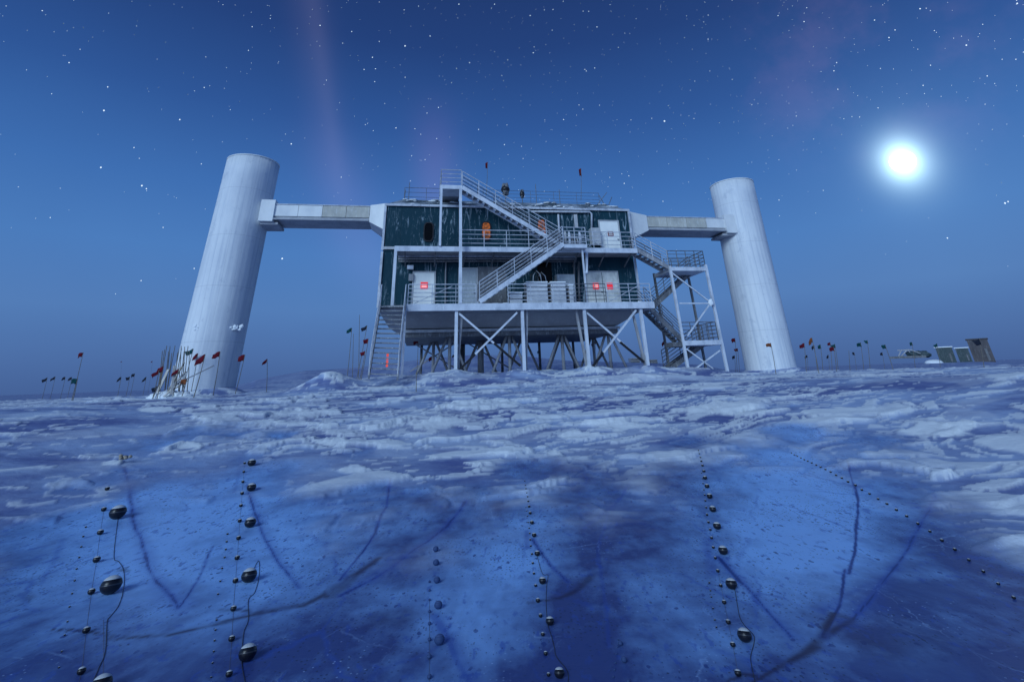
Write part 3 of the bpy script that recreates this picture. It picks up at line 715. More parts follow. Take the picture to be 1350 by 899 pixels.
# openings on the front
def prect(x0, y0, x1, y1, v=-.06):
    u0, z1 = onF(x0, (y0), v); u1, z0 = onF(x1, y1, v); return u0, u1, z0, z1
def door(u0, u1, z0, z1, vf, mt, double=False, label=None):
    mb = MB(); w = .08
    mb.fbox(u0-w, u0, vf-.07, vf+.03, z0, z1+w); mb.fbox(u1, u1+w, vf-.07, vf+.03, z0, z1+w); mb.fbox(u0, u1, vf-.07, vf+.03, z1, z1+w)
    fr = mb.build('door_frame', 'trim', lab)
    leaves = [(u0, (u0+u1)/2-.012), ((u0+u1)/2+.012, u1)] if double else [(u0, u1)]
    out = []
    for k, (a, b) in enumerate(leaves):
        mb = MB(); mb.fbox(a+.01, b-.01, vf-.04, vf+.02, z0+.01, z1-.005)
        d = mb.build('door', mt, lab)
        if label: d['label'] = label
        hu = (b-.12) if (not double or k == 0) else a+.12
        h = MB(); h.bar(G(hu, vf-.05, z0+1.0), G(hu, vf-.11, z0+1.0), .05); h.bar(G(hu-.08, vf-.11, z0+1.0), G(hu+.06, vf-.11, z0+1.0), .035); h.build('handle', 'darksteel', d)
        out.append(d)
    return out
def sign(d, uc, zc, w, h, vf, frame, face, lines=2):
    mb = MB(); mb.fbox(uc-w/2, uc+w/2, vf-.065, vf-.042, zc-h/2, zc+h/2); s = mb.build('warning_sign', frame, d)
    mb = MB()
    for k in range(lines):
        zz = zc+h*(.30-.6*(k+.5)/lines*1.0); hh = h*.5/lines*.75
        mb.fbox(uc-w*.36, uc+w*.36, vf-.072, vf-.066, zz-hh/2, zz+hh/2)
    mb.build('sign_lettering', face, s)
uA, zA = onF(546, 357); uB, _ = onF(573, 357)
d = door(uA, uB, ZD+.02, 7.72, 0, 'door', label='white door with a glowing red sign')
sign(d[0], (uA+uB)/2+.02, 6.92, .44, .42, 0, 'redlit', 'pinklit')
uA, _ = onF(606, 350); uB, _ = onF(628, 350)
door(uA, uB, ZD+.02, 7.95, 0, 'greydoor', label='plain grey door without a sign')
uA, zA = onF(772, 353); uB, _ = onF(812, 353)
d = door(uA, uB, ZD+.02, 7.75, 0, 'steelrust', True, 'scuffed pale leaf of the double door with a red sign')
for q, dd in ((.27, d[0]), (.72, d[1])): sign(dd, uA+(uB-uA)*q, 6.85, .40, .40, 0, 'redlit', 'pinklit' if q < .5 else 'redlit')
uA, zA = onF(789, 289); uB, _ = onF(813, 289)
d = door(uA, uB, ZU+.02, 11.25, -.05, 'door', label='white upper door with a dark bordered sign')
sign(d[0], (uA+uB)/2+.05, 10.35, .4, .36, -.05, 'signred', 'signwhite')
# rounded windows
def oblong(uc, zc, w, h, vf, mt, frame='rubber', name='window'):
    def ring(a, b, v, n=28):
        out = []
        for k in range(n):
            t = 2*PI*k/n; c, s_ = math.cos(t), math.sin(t)
            e = .55; out.append(G(uc+a*abs(c)**e*(1 if c > 0 else -1), v, zc+b*abs(s_)**e*(1 if s_ > 0 else -1)))
        return out
    n = 28; o = ring(w/2+.07, h/2+.07, vf-.07, n); i = ring(w/2, h/2, vf-.07, n); ob = ring(w/2+.07, h/2+.07, vf+.02, n); ib = ring(w/2, h/2, vf-.02, n)
    mb = MB(); vs = o+i+ob+ib; fs = []
    for k in range(n):
        k2 = (k+1) % n
        fs += [(k, k2, n+k2, n+k), (2*n+k2, k2, k, 2*n+k), (n+k, n+k2, 3*n+k2, 3*n+k)]
    mb.add(vs, [f[::-1] for f in fs]); f = mb.build(name, frame, lab)
    mb = MB(); mb.add(ring(w/2+.01, h/2+.01, vf-.025, n)+ring(w/2+.01, h/2+.01, vf+.01, n), [tuple(range(n-1, -1, -1))]+[(k, (k+1) % n, n+(k+1) % n, n+k) for k in range(n)])
    mb.build('pane', mt, f); return f
for x, y, w, mt in ((565, 306, .52, 'hole'), (641, 305, .52, 'amber'), (714, 301, .5, 'amber')):
    uc, zc = onF(x, y, -.05); oblong(uc, zc, w, 1.15, -.05, mt, 'rubber')
# vents, pipes, cabinet, lamps on the wall
def pbox(nm, x0, y0, x1, y1, d, mt, v=0., par=lab):
    u0, z1 = onF(x0, y0, v); u1, z0 = onF(x1, y1, v); mb = MB(); mb.fbox(u0, u1, v-d, v+.01, z0, z1); return mb.build(nm, mt, par)
pbox('junction_box', 539, 362, 545, 371, .2, 'steel'); pbox('lamp_housing', 537, 351, 545, 356, .3, 'white')
pbox('louvre_panel', 629, 352, 668, 400, .05, 'darksteel'); pbox('equipment_cabinet', 731, 364, 757, 402, .6, 'greydoor')
pbox('recess_shade', 708, 345, 730, 400, .04, 'hole'); pbox('vent_panel', 756, 283, 762, 300, .06, 'trim', -.05)  # the recess is a flat panel, its shade painted black
pbox('equipment_cabinet', 776, 303, 790, 324, .5, 'trim', -.05)
m = MB(); m.path([GP(700, 279, -.2), GP(777, 279.5, -.2), GP(780, 282, -.2), GP(780, 303, -.2)], .07, 8); m.build('pipe', 'rail', lab, True)
m = MB(); m.path([GP(736, 283, -.15), GP(737, 300, -.15), GP(737, 320, -.15)], .07, 8); m.build('pipe', 'rail', lab, True)
m = MB(); m.path([GP(588, 345, -.15), GP(587.5, 360, -.15), GP(587, 400, -.15)], .05, 8); m.build('pipe', 'steel', lab, True)
for k in range(3):
    m = MB(); m.path([GP(525, 338+k*3.4, -.25), GP(640, 338+k*3.2, -.25), GP(760, 339+k*3, -.25)], .06, 8); m.build('pipe', ('rail', 'steel', 'darksteel')[k], lab, True)
for x in (757, 763):
    m = MB(); m.path([GP(x, 345, -.3), GP(x, 372, -.3), GP(x+1, 400, -.3)], .07, 8); m.build('pipe', 'darksteel', lab, True)
for k in range(4):
    m = MB(); cx_ = 704+k*3.2
    m.path([GP(cx_-6+k, 380, -.4), GP(cx_-4, 362+k, -.45), GP(cx_, 356+k, -.5), GP(cx_+5, 361+k, -.5), GP(cx_+8, 378, -.45)], .035, 6); m.build('hose', 'rail' if k % 2 else 'rubber', lab, True)

# things standing on the decks
def slat_crate(x0, y0, x1, y1, v0, v1, n, label):
    u0, z1 = onF(x0, y0, v0); u1, _ = onF(x1, y1, v0); z0 = ZD+.03; 
    t = thing('slatted_crate', label, 'crate', G((u0+u1)/2, (v0+v1)/2, z0), FA, 'white slatted crates stored on the lower deck')
    h = (z1-z0)/n
    for k in range(n):
        mb = MB(); mb.fbox(u0, u1, v0, v0+.05, z0+k*h+.03, z0+(k+1)*h-.03); mb.build('slat', 'crate', t)
    mb = MB(); mb.fbox(u0+.02, u1-.02, v0+.055, v1, z0, z1-.02); mb.build('box', 'steel', t)
    mb = MB(); mb.fbox(u0-.03, u1+.03, v0-.04, v1, z1, z1+.08); mb.build('lid', 'snow', t)
slat_crate(694, 373, 723, 400, -1.9, -1.0, 5, 'largest white slatted crate, left of its neighbour behind the deck railing')
slat_crate(726, 373, 747, 400, -1.9, -1.0, 5, 'middle white slatted crate, beside the largest one behind the deck railing')
slat_crate(750, 377, 757, 400, -1.9, -1.2, 4, 'narrow white slatted crate, nearest to the double doors')
slat_crate(672, 387, 689, 400, -1.9, -1.2, 2, 'low white crate under the middle staircase, left of the tall crates')
def clutter(u0, v0, z0):
    t = thing('gas_cylinder_rack', 'cluttered rack of pale and dark cylinders on the upper stair landing', 'rack', G(u0, v0, z0), FA)
    rnd = random.Random(4)
    for k in range(9):
        uu = u0-.75+k*.2; h = rnd.uniform(.6, 1.35); vv = v0+rnd.uniform(-.2, .2)
        mb = MB(); mb.lathe(G(uu, vv, z0), [(.085, 0), (.085, h-.15), (.05, h-.05), (.03, h), (.03, h+.06)], 12); mb.build('cylinder', ('white', 'darksteel', 'rubber', 'trim')[k % 4], t, True)
    mb = MB()
    for zz in (.35, .8): mb.bar(G(u0-.85, v0-.32, z0+zz), G(u0+.95, v0-.32, z0+zz), .05)
    mb.build('frame', 'rail', t)
clutter(11.75, -1.1, ZU)

# roof instruments
def vane(x, y0, y1, v, label, s=1.):
    zb = ZR+.85; u_, zt = onF(x, y0, v); 
    t = thing('weather_instrument', label, 'instrument', G(u_, v, zb), FA, 'dark weather instruments on the roof')
    mb = MB(); mb.tube(G(u_, v, zb), G(u_, v, zt-.2), .03); mb.build('mast', 'darksteel', t)
    mb = MB()
    for k in range(6):
        a = k*PI/3; zc = zt-.45
        mb.blob(G(u_+.08*s*math.cos(a), v+.08*s*math.sin(a), zc+(.12 if k % 2 else -.18)), .10*s, .10*s, .22*s, k)
    mb.build('cups', 'darksteel', t, True)
    mb = MB(); mb.lathe(G(u_, v, zt-.75), [(.05, 0), (.2*s, .12), (.22*s, .3), (.14*s, .5), (.05, .6)], 14); mb.build('housing', 'rubber', t, True)
vane(666, 242, 262, 2.2, 'dark cup-shaped weather instrument on a mast above the roof stair', 1.5)
vane(688, 248, 262, 2.6, 'smaller dark weather instrument right of the larger one on the roof', .85)
def antenna(pts, label):
    t = MB()
    for a, b in pts: t.tube(a, b, .025, n=6)
    base = min((p for s_ in pts for p in s_), key=lambda p: p[2])
    solo('antenna', t, 'darksteel', label, 'antenna', base)
zb = ZR+.85
u1, z1_ = onF(540, 241, 1.4); antenna([(G(u1, 1.4, zb-.05), G(u1, 1.4, z1_)), (G(u1-.3, 1.4, zb-.05), G(u1-.25, 1.4, z1_-.55))], 'short dark twin antenna at the left corner of the roof')
u1, z1_ = onF(800, 254, 1.4); antenna([(G(u1-.9, 1.4, zb-.05), G(u1, 1.4, z1_)), (G(u1-.2, 1.5, zb-.05), G(u1-.6, 1.5, z1_-.2)), (G(u1+.0, 1.4, zb-.05), G(u1+.35, 1.4, z1_-.35))], 'crossed dark antenna rods at the right end of the roof')
for x, y in ((706, 243), (737, 250)):
    u1, z1_ = onF(x, y, 1.5); antenna([(G(u1, 1.5, zb-.05), G(u1, 1.5, z1_))], 'thin pale whip antenna on the roof behind the %s' % ('top of the roof stair' if x < 720 else 'white pipe'))

# ------------------------------------------------------------------ cable towers and bridges
def cable_tower(ub, ut, vt, ztop, r, label):
    x, y, _ = G(ub, vt, 0); z0 = 0.9
    t = thing('cable_tower', label, 'tower', G(ub, vt, z0), FA)
    def ring(z): 
        k = (z-z0)/(ztop-z0); return Vector(G(ub+(ut-ub)*k, vt, z))
    n = 96; mb = MB(); zs = np.linspace(z0, ztop, 14); vs = []; fs = []
    for z in zs:
        c = ring(z)
        for k in range(n):
            a = 2*PI*k/n; rr = r*(1+.004*math.sin(a*32)); vs.append(c+Vector((rr*math.cos(a), rr*math.sin(a), 0)))
    for i in range(len(zs)-1):
        for k in range(n):
            k2 = (k+1) % n; fs.append((i*n+k, i*n+k2, (i+1)*n+k2, (i+1)*n+k))
    fs.append(tuple((len(zs)-1)*n+k for k in range(n)))
    mb.add(vs, fs); mb.build('shaft', 'tower', t, True)
    c = ring(ztop); mb = MB(); mb.lathe(c, [(r+.0, -.02), (r+.02, -.02), (r+.02, .06), (r-.06, .08), (.05, .2)], 96); mb.build('top_rim', 'duct', t, True)
    return t, ring
lt, lring = cable_tower(-9.42, -9.14, 1.7, 15.35, 1.60, 'large white cylindrical cable tower left of the station, nearer to the camera')
rt, rring = cable_tower(26.2, 26.45, 1.7, 14.95, 1.61, 'white cylindrical cable tower right of the station, beyond the outside stair tower')
# icicle patches on the left tower
for x, y, w in ((303, 432, .55), (260, 432, .2)):
    d = ray(x, y); c = lring(3.9); best = None
    for t_ in np.linspace(20, 45, 2000):
        P = CAM+d/np.linalg.norm(d)*t_
        cc = lring(P[2])
        if math.hypot(P[0]-cc.x, P[1]-cc.y) < 1.57: best = P; break
    if best is None: continue
    mb = MB(); rnd = random.Random(int(x))
    for k in range(14):
        o = rnd.uniform(-w, w); mb.blob((best[0]+o*FU[0], best[1]+o*FU[1]+abs(o)*.25, best[2]+rnd.uniform(-.16, .1)), rnd.uniform(.05, .14), .08, rnd.uniform(.04, .15), k)
    mb.build('frost_patch', 'snow', lt, True)

def bridge(u0, u1, v0, v1, z0, z1, label, beige, tower_end):
    """box duct between the wall and the tower with a flared hood at the wall and a collar at the tower"""
    lo, hi = min(u0, u1), max(u0, u1)
    t = thing('cable_bridge', label, 'bridge', G((lo+hi)/2, (v0+v1)/2, z0), FA)
    n = 4; L_ = (u1-u0)
    for k in range(n):
        a = u0+L_*k/n; b = u0+L_*(k+1)/n; a, b = min(a, b)+.012, max(a, b)-.012
        mb = MB(); mb.fbox(a, b, v0, v1, z0+.25, z1); mb.build('side_panel', 'ductbeige' if k in beige else 'duct', t)
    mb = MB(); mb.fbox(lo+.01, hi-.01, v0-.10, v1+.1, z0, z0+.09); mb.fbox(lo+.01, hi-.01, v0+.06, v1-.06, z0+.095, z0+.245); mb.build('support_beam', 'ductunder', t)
    mb = MB(); mb.fbox(lo+.02, hi-.02, v0-.04, v1+.04, z1+.003, z1+.06); mb.build('duct_roof', 'rail', t)
    return t
v0, v1 = .5, 2.3
ua, zt = onF(362, 270, v0); ub, zt2 = onF(488, 273, v0); _, zb_ = onF(420, 296, v0)
t = bridge(ub, ua, v0, v1, 11.12, 12.12, 'white cable bridge with a brownish panel joining the left tower and the station', (0, 1), ua)
m = MB(); a = [(-1.32, 0), (-.04, 0)]
def hood(t, uw, ud_, zw0, zw1, zd0, zd1, vw0, vw1, vd0, vd1):
    mb = MB(); s = 1 if ud_ > uw else -1
    P = [G(uw, vw0, zw0), G(ud_, vd0, zd0), G(ud_, vd1, zd0), G(uw, vw1, zw0)]; Q = [G(uw, vw0, zw1), G(ud_, vd0, zd1), G(ud_, vd1, zd1), G(uw, vw1, zw1)]
    if s < 0: P = [P[1], P[0], P[3], P[2]]; Q = [Q[1], Q[0], Q[3], Q[2]]
    mb.hexa(P, Q); mb.build('wall_hood', 'duct', t)
hood(t, -.03, ub+.02, 10.45, 12.25, 11.08, 12.2, .1, 2.9, v0-.06, v1+.06)
cc = lring(11.6); uc, vc = toF(cc.x, cc.y)
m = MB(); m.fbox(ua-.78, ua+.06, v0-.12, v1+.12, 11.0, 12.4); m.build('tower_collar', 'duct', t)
m = MB(); m.fbox(ua-.7, ua+.35, v0+.1, v1-.1, 10.84, 10.99); m.build('collar_bracket', 'ductunder', t)
v0, v1 = .6, 2.4
ua, zt = onF(852, 286, v0); ub, zt2 = onF(955, 288, v0)
t = bridge(ua, ub, v0, v1, 10.88, 11.85, 'white cable bridge with yellowish panels joining the station and the right tower', (0, 1, 2), ub)
hood(t, UR+.03, ua+.0, 10.05, 12.1, 10.84, 11.95, .1, 2.9, v0-.06, v1+.06)
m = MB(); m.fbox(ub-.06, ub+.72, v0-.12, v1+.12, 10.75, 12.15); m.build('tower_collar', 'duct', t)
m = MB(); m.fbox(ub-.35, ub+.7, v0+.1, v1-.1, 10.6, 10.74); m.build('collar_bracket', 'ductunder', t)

# ------------------------------------------------------------------ outside stair tower on the right
tw = thing('stair_tower', 'open steel stair tower with zigzag flights and white braces right of the station', 'stair tower', G(19.3, -.4, 1.5), FA)
VF, VK = -1.5, .9
def pv(x, y, v=VF): return Vector(G(*[(lambda q: q)(onF(x, y, v))[0]], v, onF(x, y, v)[1]))
p1t, p1b = pv(883, 352), pv(908, 492); p2t, p2b = pv(930, 350), pv(959, 489)
mb_posts = [(p1t+Vector((0, 0, .05)), p1b+Vector((0, 0, -.25))), (p2t+Vector((0, 0, .05)), p2b+Vector((0, 0, -.25)))]
off = nv*(VK-VF)
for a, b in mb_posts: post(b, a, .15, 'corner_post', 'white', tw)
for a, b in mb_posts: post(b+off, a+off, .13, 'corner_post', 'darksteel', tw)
uL, zL = onF(883, 354, VF); uRr, _ = onF(930, 352, VF)
m = MB(); m.fbox(uL, uRr, VF-.08, VK, zL-.16, zL+.08); ul_ = m.build('landing', 'white', tw)
put_rail([G(uL, VF, zL+.08), G(uRr, VF, zL+.08), G(uRr, VK, zL+.08), G(uL+.9, VK, zL+.08)], ul_, 'darkrail', n=5, post=.6)
uM, zM = onF(903, 452, VF); uN, _ = onF(949, 450, VF)
m = MB(); m.fbox(uM-.05, uN+.1, VF-.08, VK, zM-.15, zM+.12); ml_ = m.build('landing', 'white', tw)
put_rail([G(uM, VF+.1, zM+.12), G(uN, VF+.1, zM+.12), G(uN, VK, zM+.12)], ml_, 'darkrail', n=5, post=.6)
m = MB(); m.fbox(uM-.8, uM-.055, VF, VF+1.0, zM-.2, zM+.06); m.build('landing', 'darksteel', tw)
stairs(G(16.22, VF+.05, ZU-.02), G(uL, VF+.05, zL+.05), nv*.95, 7, tw, 'steel', 'rail', name='stair_flight')
stairs(G(uRr-.3, VK-.95, zL), G(17.4, VK-.95, ZD), nv*.9, 12, tw, 'darksteel', 'darkrail', name='stair_flight', side=(1, 0))
stairs(G(16.3, VF+.05, ZD-.02), G(uM-.1, VF+.05, zM+.1), nv*.95, 11, tw, 'darksteel', 'darkrail', name='stair_flight')
stairs(G(uN-.2, VK-.95, zM), G(18.0, VK-.95, 1.75), nv*.9, 8, tw, 'darksteel', 'darkrail', name='stair_flight')
m = MB(); m.fbox(16.28, 17.4, -.3, VK, ZD-.2, ZD-.02); m.build('link_platform', 'steel', tw)
for (a, b, c, d) in ((886, 360, 937, 399), (937, 399, 906, 443), (896, 400, 936, 400), (905, 460, 940, 486), (949, 462, 914, 488)):
    post(pv(a, b, VF-.10), pv(c, d, VF-.10), .075, 'tower_brace', 'white', tw)
m = MB(); p = pv(937, 399, VF-.2); m.blob(p, .16, .06, .22, 5); m.build('brace_plate', 'snow', tw, True)

# ------------------------------------------------------------------ flags
def flag(fx, fy, bx, by, col, label, Y=None, size=1., facing=-1, v=None, pr=.016, hang=False):
    """flag centre pixel, foot pixel, colour; the foot lies on the snow unless a distance is given"""
    if v is not None:
        b = np.array(GP(bx, by, v)); d = ray(fx, fy); t = ((FP+FN*v-CAM) @ FN)/(d @ FN); f = CAM+d*t
    else:
        if Y is None: b = at_ground(bx, by)
        else:
            d = ray(bx, by); b = CAM+d*(Y/d[1]); b[2] = gz(b[0], b[1])
        d = ray(fx, fy); f = CAM+d*(b[1]/d[1])
    D = float(np.hypot(b[0], b[1])); sc = size
    base = Vector((b[0], b[1], b[2]-.25 if v is None else b[2]))
    t = thing('marker_flag', label, 'flag', base, 0, 'marker flags on thin poles')
    side = .5*.36*sc
    # pole passes beside the flag
    top = Vector((f[0]-facing*side*.9, f[1], f[2]+.2*sc))
    if v is None and abs(top.x-base.x) > .35*(top.z-base.z): top.x = base.x+.35*(top.z-base.z)*(1 if top.x > base.x else -1)
    mb = MB(); mb.path([base, base.lerp(top, .5)+Vector((.02, 0, 0)), top], [pr*1.15, pr, pr*.8], 6); mb.build('pole', 'bamboo', t)
    # cloth, rippled, with thickness
    nu, nvv = 7, 4; vs = []; rnd = random.Random(int(fx*7+fy)); ph = rnd.uniform(0, 6); droop = rnd.uniform(.1, .75)
    w, h = .36*sc*rnd.uniform(.8, 1.1), .27*sc*rnd.uniform(.85, 1.15)
    if hang: w, h, droop = .16*sc, .55*sc, .3
    for s_ in (-1, 1):
        for i in range(nu):
            for j in range(nvv):
                a = i/(nu-1); bq = j/(nvv-1)
                vs.append(top+Vector((facing*(.012+a*w*(1-.12*bq)), .09*sc*math.sin(ph+a*5+bq*1.5)*a+s_*.004, -.01-bq*h*(1-.25*a)-droop*a*(.4+.6*a)*.35*sc+.02*sc*math.sin(ph*2+a*7))))
    fs = []; o = nu*nvv
    for i in range(nu-1):
        for j in range(nvv-1):
            q = (i*nvv+j, (i+1)*nvv+j, (i+1)*nvv+j+1, i*nvv+j+1); fs.append(q); fs.append(tuple(o+k for k in q[::-1]))
    rim = [i*nvv for i in range(nu)]+[(nu-1)*nvv+j for j in range(1, nvv)]+[i*nvv+nvv-1 for i in range(nu-2, -1, -1)]+[j for j in range(nvv-2, 0, -1)]
    for a, bq in zip(rim, rim[1:]+rim[:1]): fs.append((bq, a, o+a, o+bq))
    mb = MB(); mb.add(vs, fs); mb.build('cloth', col, t, True)
R_, G_, D_, O_ = 'flagred', 'flaggreen', 'flagdark', 'flagorange'
flag(105, 469, 95, 527, R_, 'tall red flag leaning right, farthest left of the big flags')
flag(97, 504, 96, 529, G_, 'low dark green flag at the foot of the leftmost tall red flag', size=.9)
flag(160, 477, 156, 521, R_, 'red flag halfway between the leftmost tall flag and the stake heap')
flag(200, 477, 195, 521, R_, 'red flag just left of the heap of stakes')
flag(249, 466, 237, 523, G_, 'green flag in front of the left edge of the left tower', size=1.15)
flag(257, 470, 252, 517, R_, 'narrow red flag beside the green flag before the left tower', size=.8)
flag(264, 474, 254, 526, R_, 'red flag with a pale fringe in the middle of the left tower base')
flag(285, 469, 283, 512, R_, 'brownish red flag before the right half of the left tower base', Y=26)
flag(318, 473, 309, 521, R_, 'red flag against the right edge of the left tower')
flag(349, 477, 352, 518, R_, 'single red flag in the open right of the left tower', size=.8)
for k, (x, y) in enumerate(((59, 501), (70, 499), (83, 500), (92, 500), (157, 500), (168, 500), (175, 495), (190, 500))):
    flag(x, y, x, y+16, D_, ('tiny far dark flag on the horizon left of the leftmost tall red flag' if k < 4 else 'tiny far dark flag on the horizon below the red flags left of the stake heap'), Y=62+(k*7) % 11, size=1.35, pr=.02)
flag(460, 437, 458, 492, G_, 'dark green flag on a tall pole left of the entry stairs', Y=30, size=.95)
flag(480, 434, 470, 490, D_, 'dark flag on the tallest pole next to the entry stairs', Y=29, size=.95)
flag(482, 451, 476, 492, R_, 'red flag just left of the entry stairs, upper of two', Y=27.6, size=.85)
flag(478, 467, 474, 493, R_, 'red flag just left of the entry stairs, lower of two', Y=26.8, size=.75)
flag(548, 451, 549, 500, R_, 'red flag under the station between the entry stairs and the first deck post', Y=34)
flag(569, 472, 567, 495, R_, 'low red flag under the station left of the first deck post', Y=36)
flag(598, 470, 598, 492, D_, 'small dark flag close behind the first deck post', Y=38, size=.7)
flag(710, 463, 711, 486, G_, 'dark green flag seen among the stilts under the station', Y=52)
flag(783, 453, 782, 486, R_, 'red flag among the stilts right of the third deck post', Y=41)
flag(875, 453, 877, 482, R_, 'red flag between the last deck post and the stair tower', Y=42, size=1.1)
flag(967, 449, 970, 486, R_, 'red flag between the stair tower and the right tower, upper one', Y=42)
flag(971, 462, 973, 487, R_, 'red flag between the stair tower and the right tower, lower one', Y=44, size=.8)
flag(967, 471, 968, 487, D_, 'tiny dark flag low between the stair tower and the right tower', Y=50, size=.9)
flag(1014, 456, 1022, 491, O_, 'faded orange flag in front of the right tower', Y=30, size=.8)
flag(1058, 457, 1061, 487, R_, 'red flag nearest to the right edge of the right tower', Y=33, facing=-1)
flag(1068, 450, 1078, 488, O_, 'tall faded brown flag leaning left beyond the right tower', Y=31)
flag(1072, 458, 1076, 487, D_, 'small dark flag just below the tall faded brown flag', Y=38, size=.7)
flag(1080, 458, 1083, 486, G_, 'dark green flag between the faded brown flag and the red pair', Y=38, size=.9)
flag(1093, 454, 1095, 485, R_, 'red flag above the larger red flag in the cluster of three', Y=40, size=.8)
flag(1097, 462, 1101, 486, R_, 'larger low red flag in the cluster of three right of the right tower', Y=34, size=1.05)
flag(1099, 457, 1103, 484, G_, 'green flag half hidden behind the cluster of red flags', Y=42, size=1.0)
flag(1063, 470, 1063, 486, D_, 'tiny dark flag low beside the right tower', Y=60, size=.9)
flag(1091, 470, 1091, 485, D_, 'tiny dark flag low left of the red flag cluster', Y=60, size=.9)
flag(1125, 467, 1126, 482, D_, 'tiny dark flag low between the red cluster and the green pair', Y=62, size=1.1)
flag(1133, 455, 1136, 482, G_, 'left flag of the dark green pair right of the right tower', Y=40, size=.95)
flag(1142, 452, 1144, 481, G_, 'right flag of the dark green pair, slightly higher', Y=40, size=.95)
flag(1165, 458, 1176, 483, G_, 'dark green flag on a pole leaning left, before the far sled', Y=34, size=.9)
flag(1162, 467, 1163, 480, D_, 'tiny dark flag below the leaning dark green flag', Y=58, size=1.)
flag(1201, 454, 1203, 478, G_, 'dark green flag above the far sled frame', Y=44, size=.9)
flag(1234, 456, 1236, 477, G_, 'dark green flag left of the far dark containers', Y=44, size=.9)
flag(1289, 453, 1294, 481, D_, 'wide dark flag in front of the far brown hut', Y=30, size=1.25)
u_, z_ = onF(640, 244, 1.8)
flag(640, 217, 641, 258, R_, 'faint red flag on the roof behind the roof stair', v=1.8, size=1.0, hang=True)
flag(763, 226, 766, 264, R_, 'red flag on a tall pole over the right half of the roof', v=1.6, size=1.2, hang=True)
# bare poles
for x, yt, yb, Y, lb in ((1119, 462, 486, 36, 'bare thin pole between the red flag cluster and the green pair'), (466, 440, 492, 30, 'bare bent pole left of the entry stairs'), (474, 415, 492, 29, 'tallest bare thin pole next to the entry stairs'), (549, 490, 515, 21, 'short bare stake in the snow before the station')):
    d = ray(x, yb); b = CAM+d*(Y/d[1]); z0 = gz(b[0], b[1]); d = ray(x, yt); f = CAM+d*(Y/d[1])
    mb = MB(); mb.path([(b[0], b[1], z0-.2), (f[0], f[1], f[2])], [.018, .012], 6); solo('bare_pole', mb, 'bamboo', lb, 'pole', (b[0], b[1], z0-.2))

# heap of stakes and planks by the left tower
HY = 24.5
def hp(x, y, dy=0.):
    d = ray(x, y); return Vector(CAM+d*((HY+dy)/d[1]))
rnd = random.Random(21)
for k in range(15):
    x = 214+k*2.4+rnd.uniform(-1, 1); top = rnd.uniform(455, 466); dy = rnd.uniform(-.3, .9)
    a = hp(x-5+rnd.uniform(-5, 4), 522, dy); b = hp(x+rnd.uniform(0, 4), top, dy); a.z = gz(a.x, a.y)-.1
    mb = MB(); mb.path([a, a.lerp(b, .5)+Vector((rnd.uniform(-.05, .05), 0, 0)), b], [.022, .018, .014], 6)
    solo('bamboo_stake', mb, 'bamboo', 'thin bamboo stake standing in the heap left of the left tower', 'stake', a, 0, 'bamboo stakes in the heap')
pl = [(205, 523, 222, 487, .12, 'paletimber', 'pale plank leaning steeply at the left end of the stake heap'), (210, 525, 247, 502, .14, 'timber', 'brown plank lying low at the front of the stake heap'), (217, 524, 243, 478, .08, 'timber', 'thin brown batten leaning through the middle of the heap'),
      (222, 511, 282, 482, .07, 'steel', 'long grey pole sticking out of the heap to the right'), (231, 505, 245, 490, .12, 'paletimber', 'short pale plank on the right side of the heap'), (216, 523, 235, 505, .16, 'paletimber', 'broad frosted board at the foot of the heap'), (226, 520, 230, 482, .09, 'paletimber', 'upright pale batten in the centre of the heap')]
for k, (x0, y0, x1, y1, w, mt_, lb) in enumerate(pl):
    a = hp(x0, y0, -.1-.12*k); b = hp(x1, y1, .3-.12*k); a.z = max(a.z, gz(a.x, a.y)-.05)
    mb = MB(); mb.bar(a, b, w, .04); solo('timber_plank', mb, mt_, lb, 'plank', a)
for k, (x, y, c, lb) in enumerate(((211, 488, R_, 'crumpled dark red flag on the left of the heap'), (231, 491, R_, 'crumpled brown-red flag in the middle of the heap'), (205, 493, R_, 'small red flag at the left edge of the heap'), (203, 514, D_, 'small dark flag low at the left foot of the heap'), (242, 504, O_, 'orange-brown rag on the right of the heap'))):
    flag(x, y, x-3, 521, c, lb, Y=HY-.6, size=.8)
mb = MB()
for k in range(8):
    p = hp(208+k*5, 521, -.2); mb.blob((p.x, p.y, gz(p.x, p.y)+.0), .4, .3, .16+.05*(k % 3), k, 12, 8)
o = solo('snow_drift', mb, 'snow', 'low drift of snow around the foot of the stake heap', 'snow drift', hp(225, 522, -.2), smooth=True)

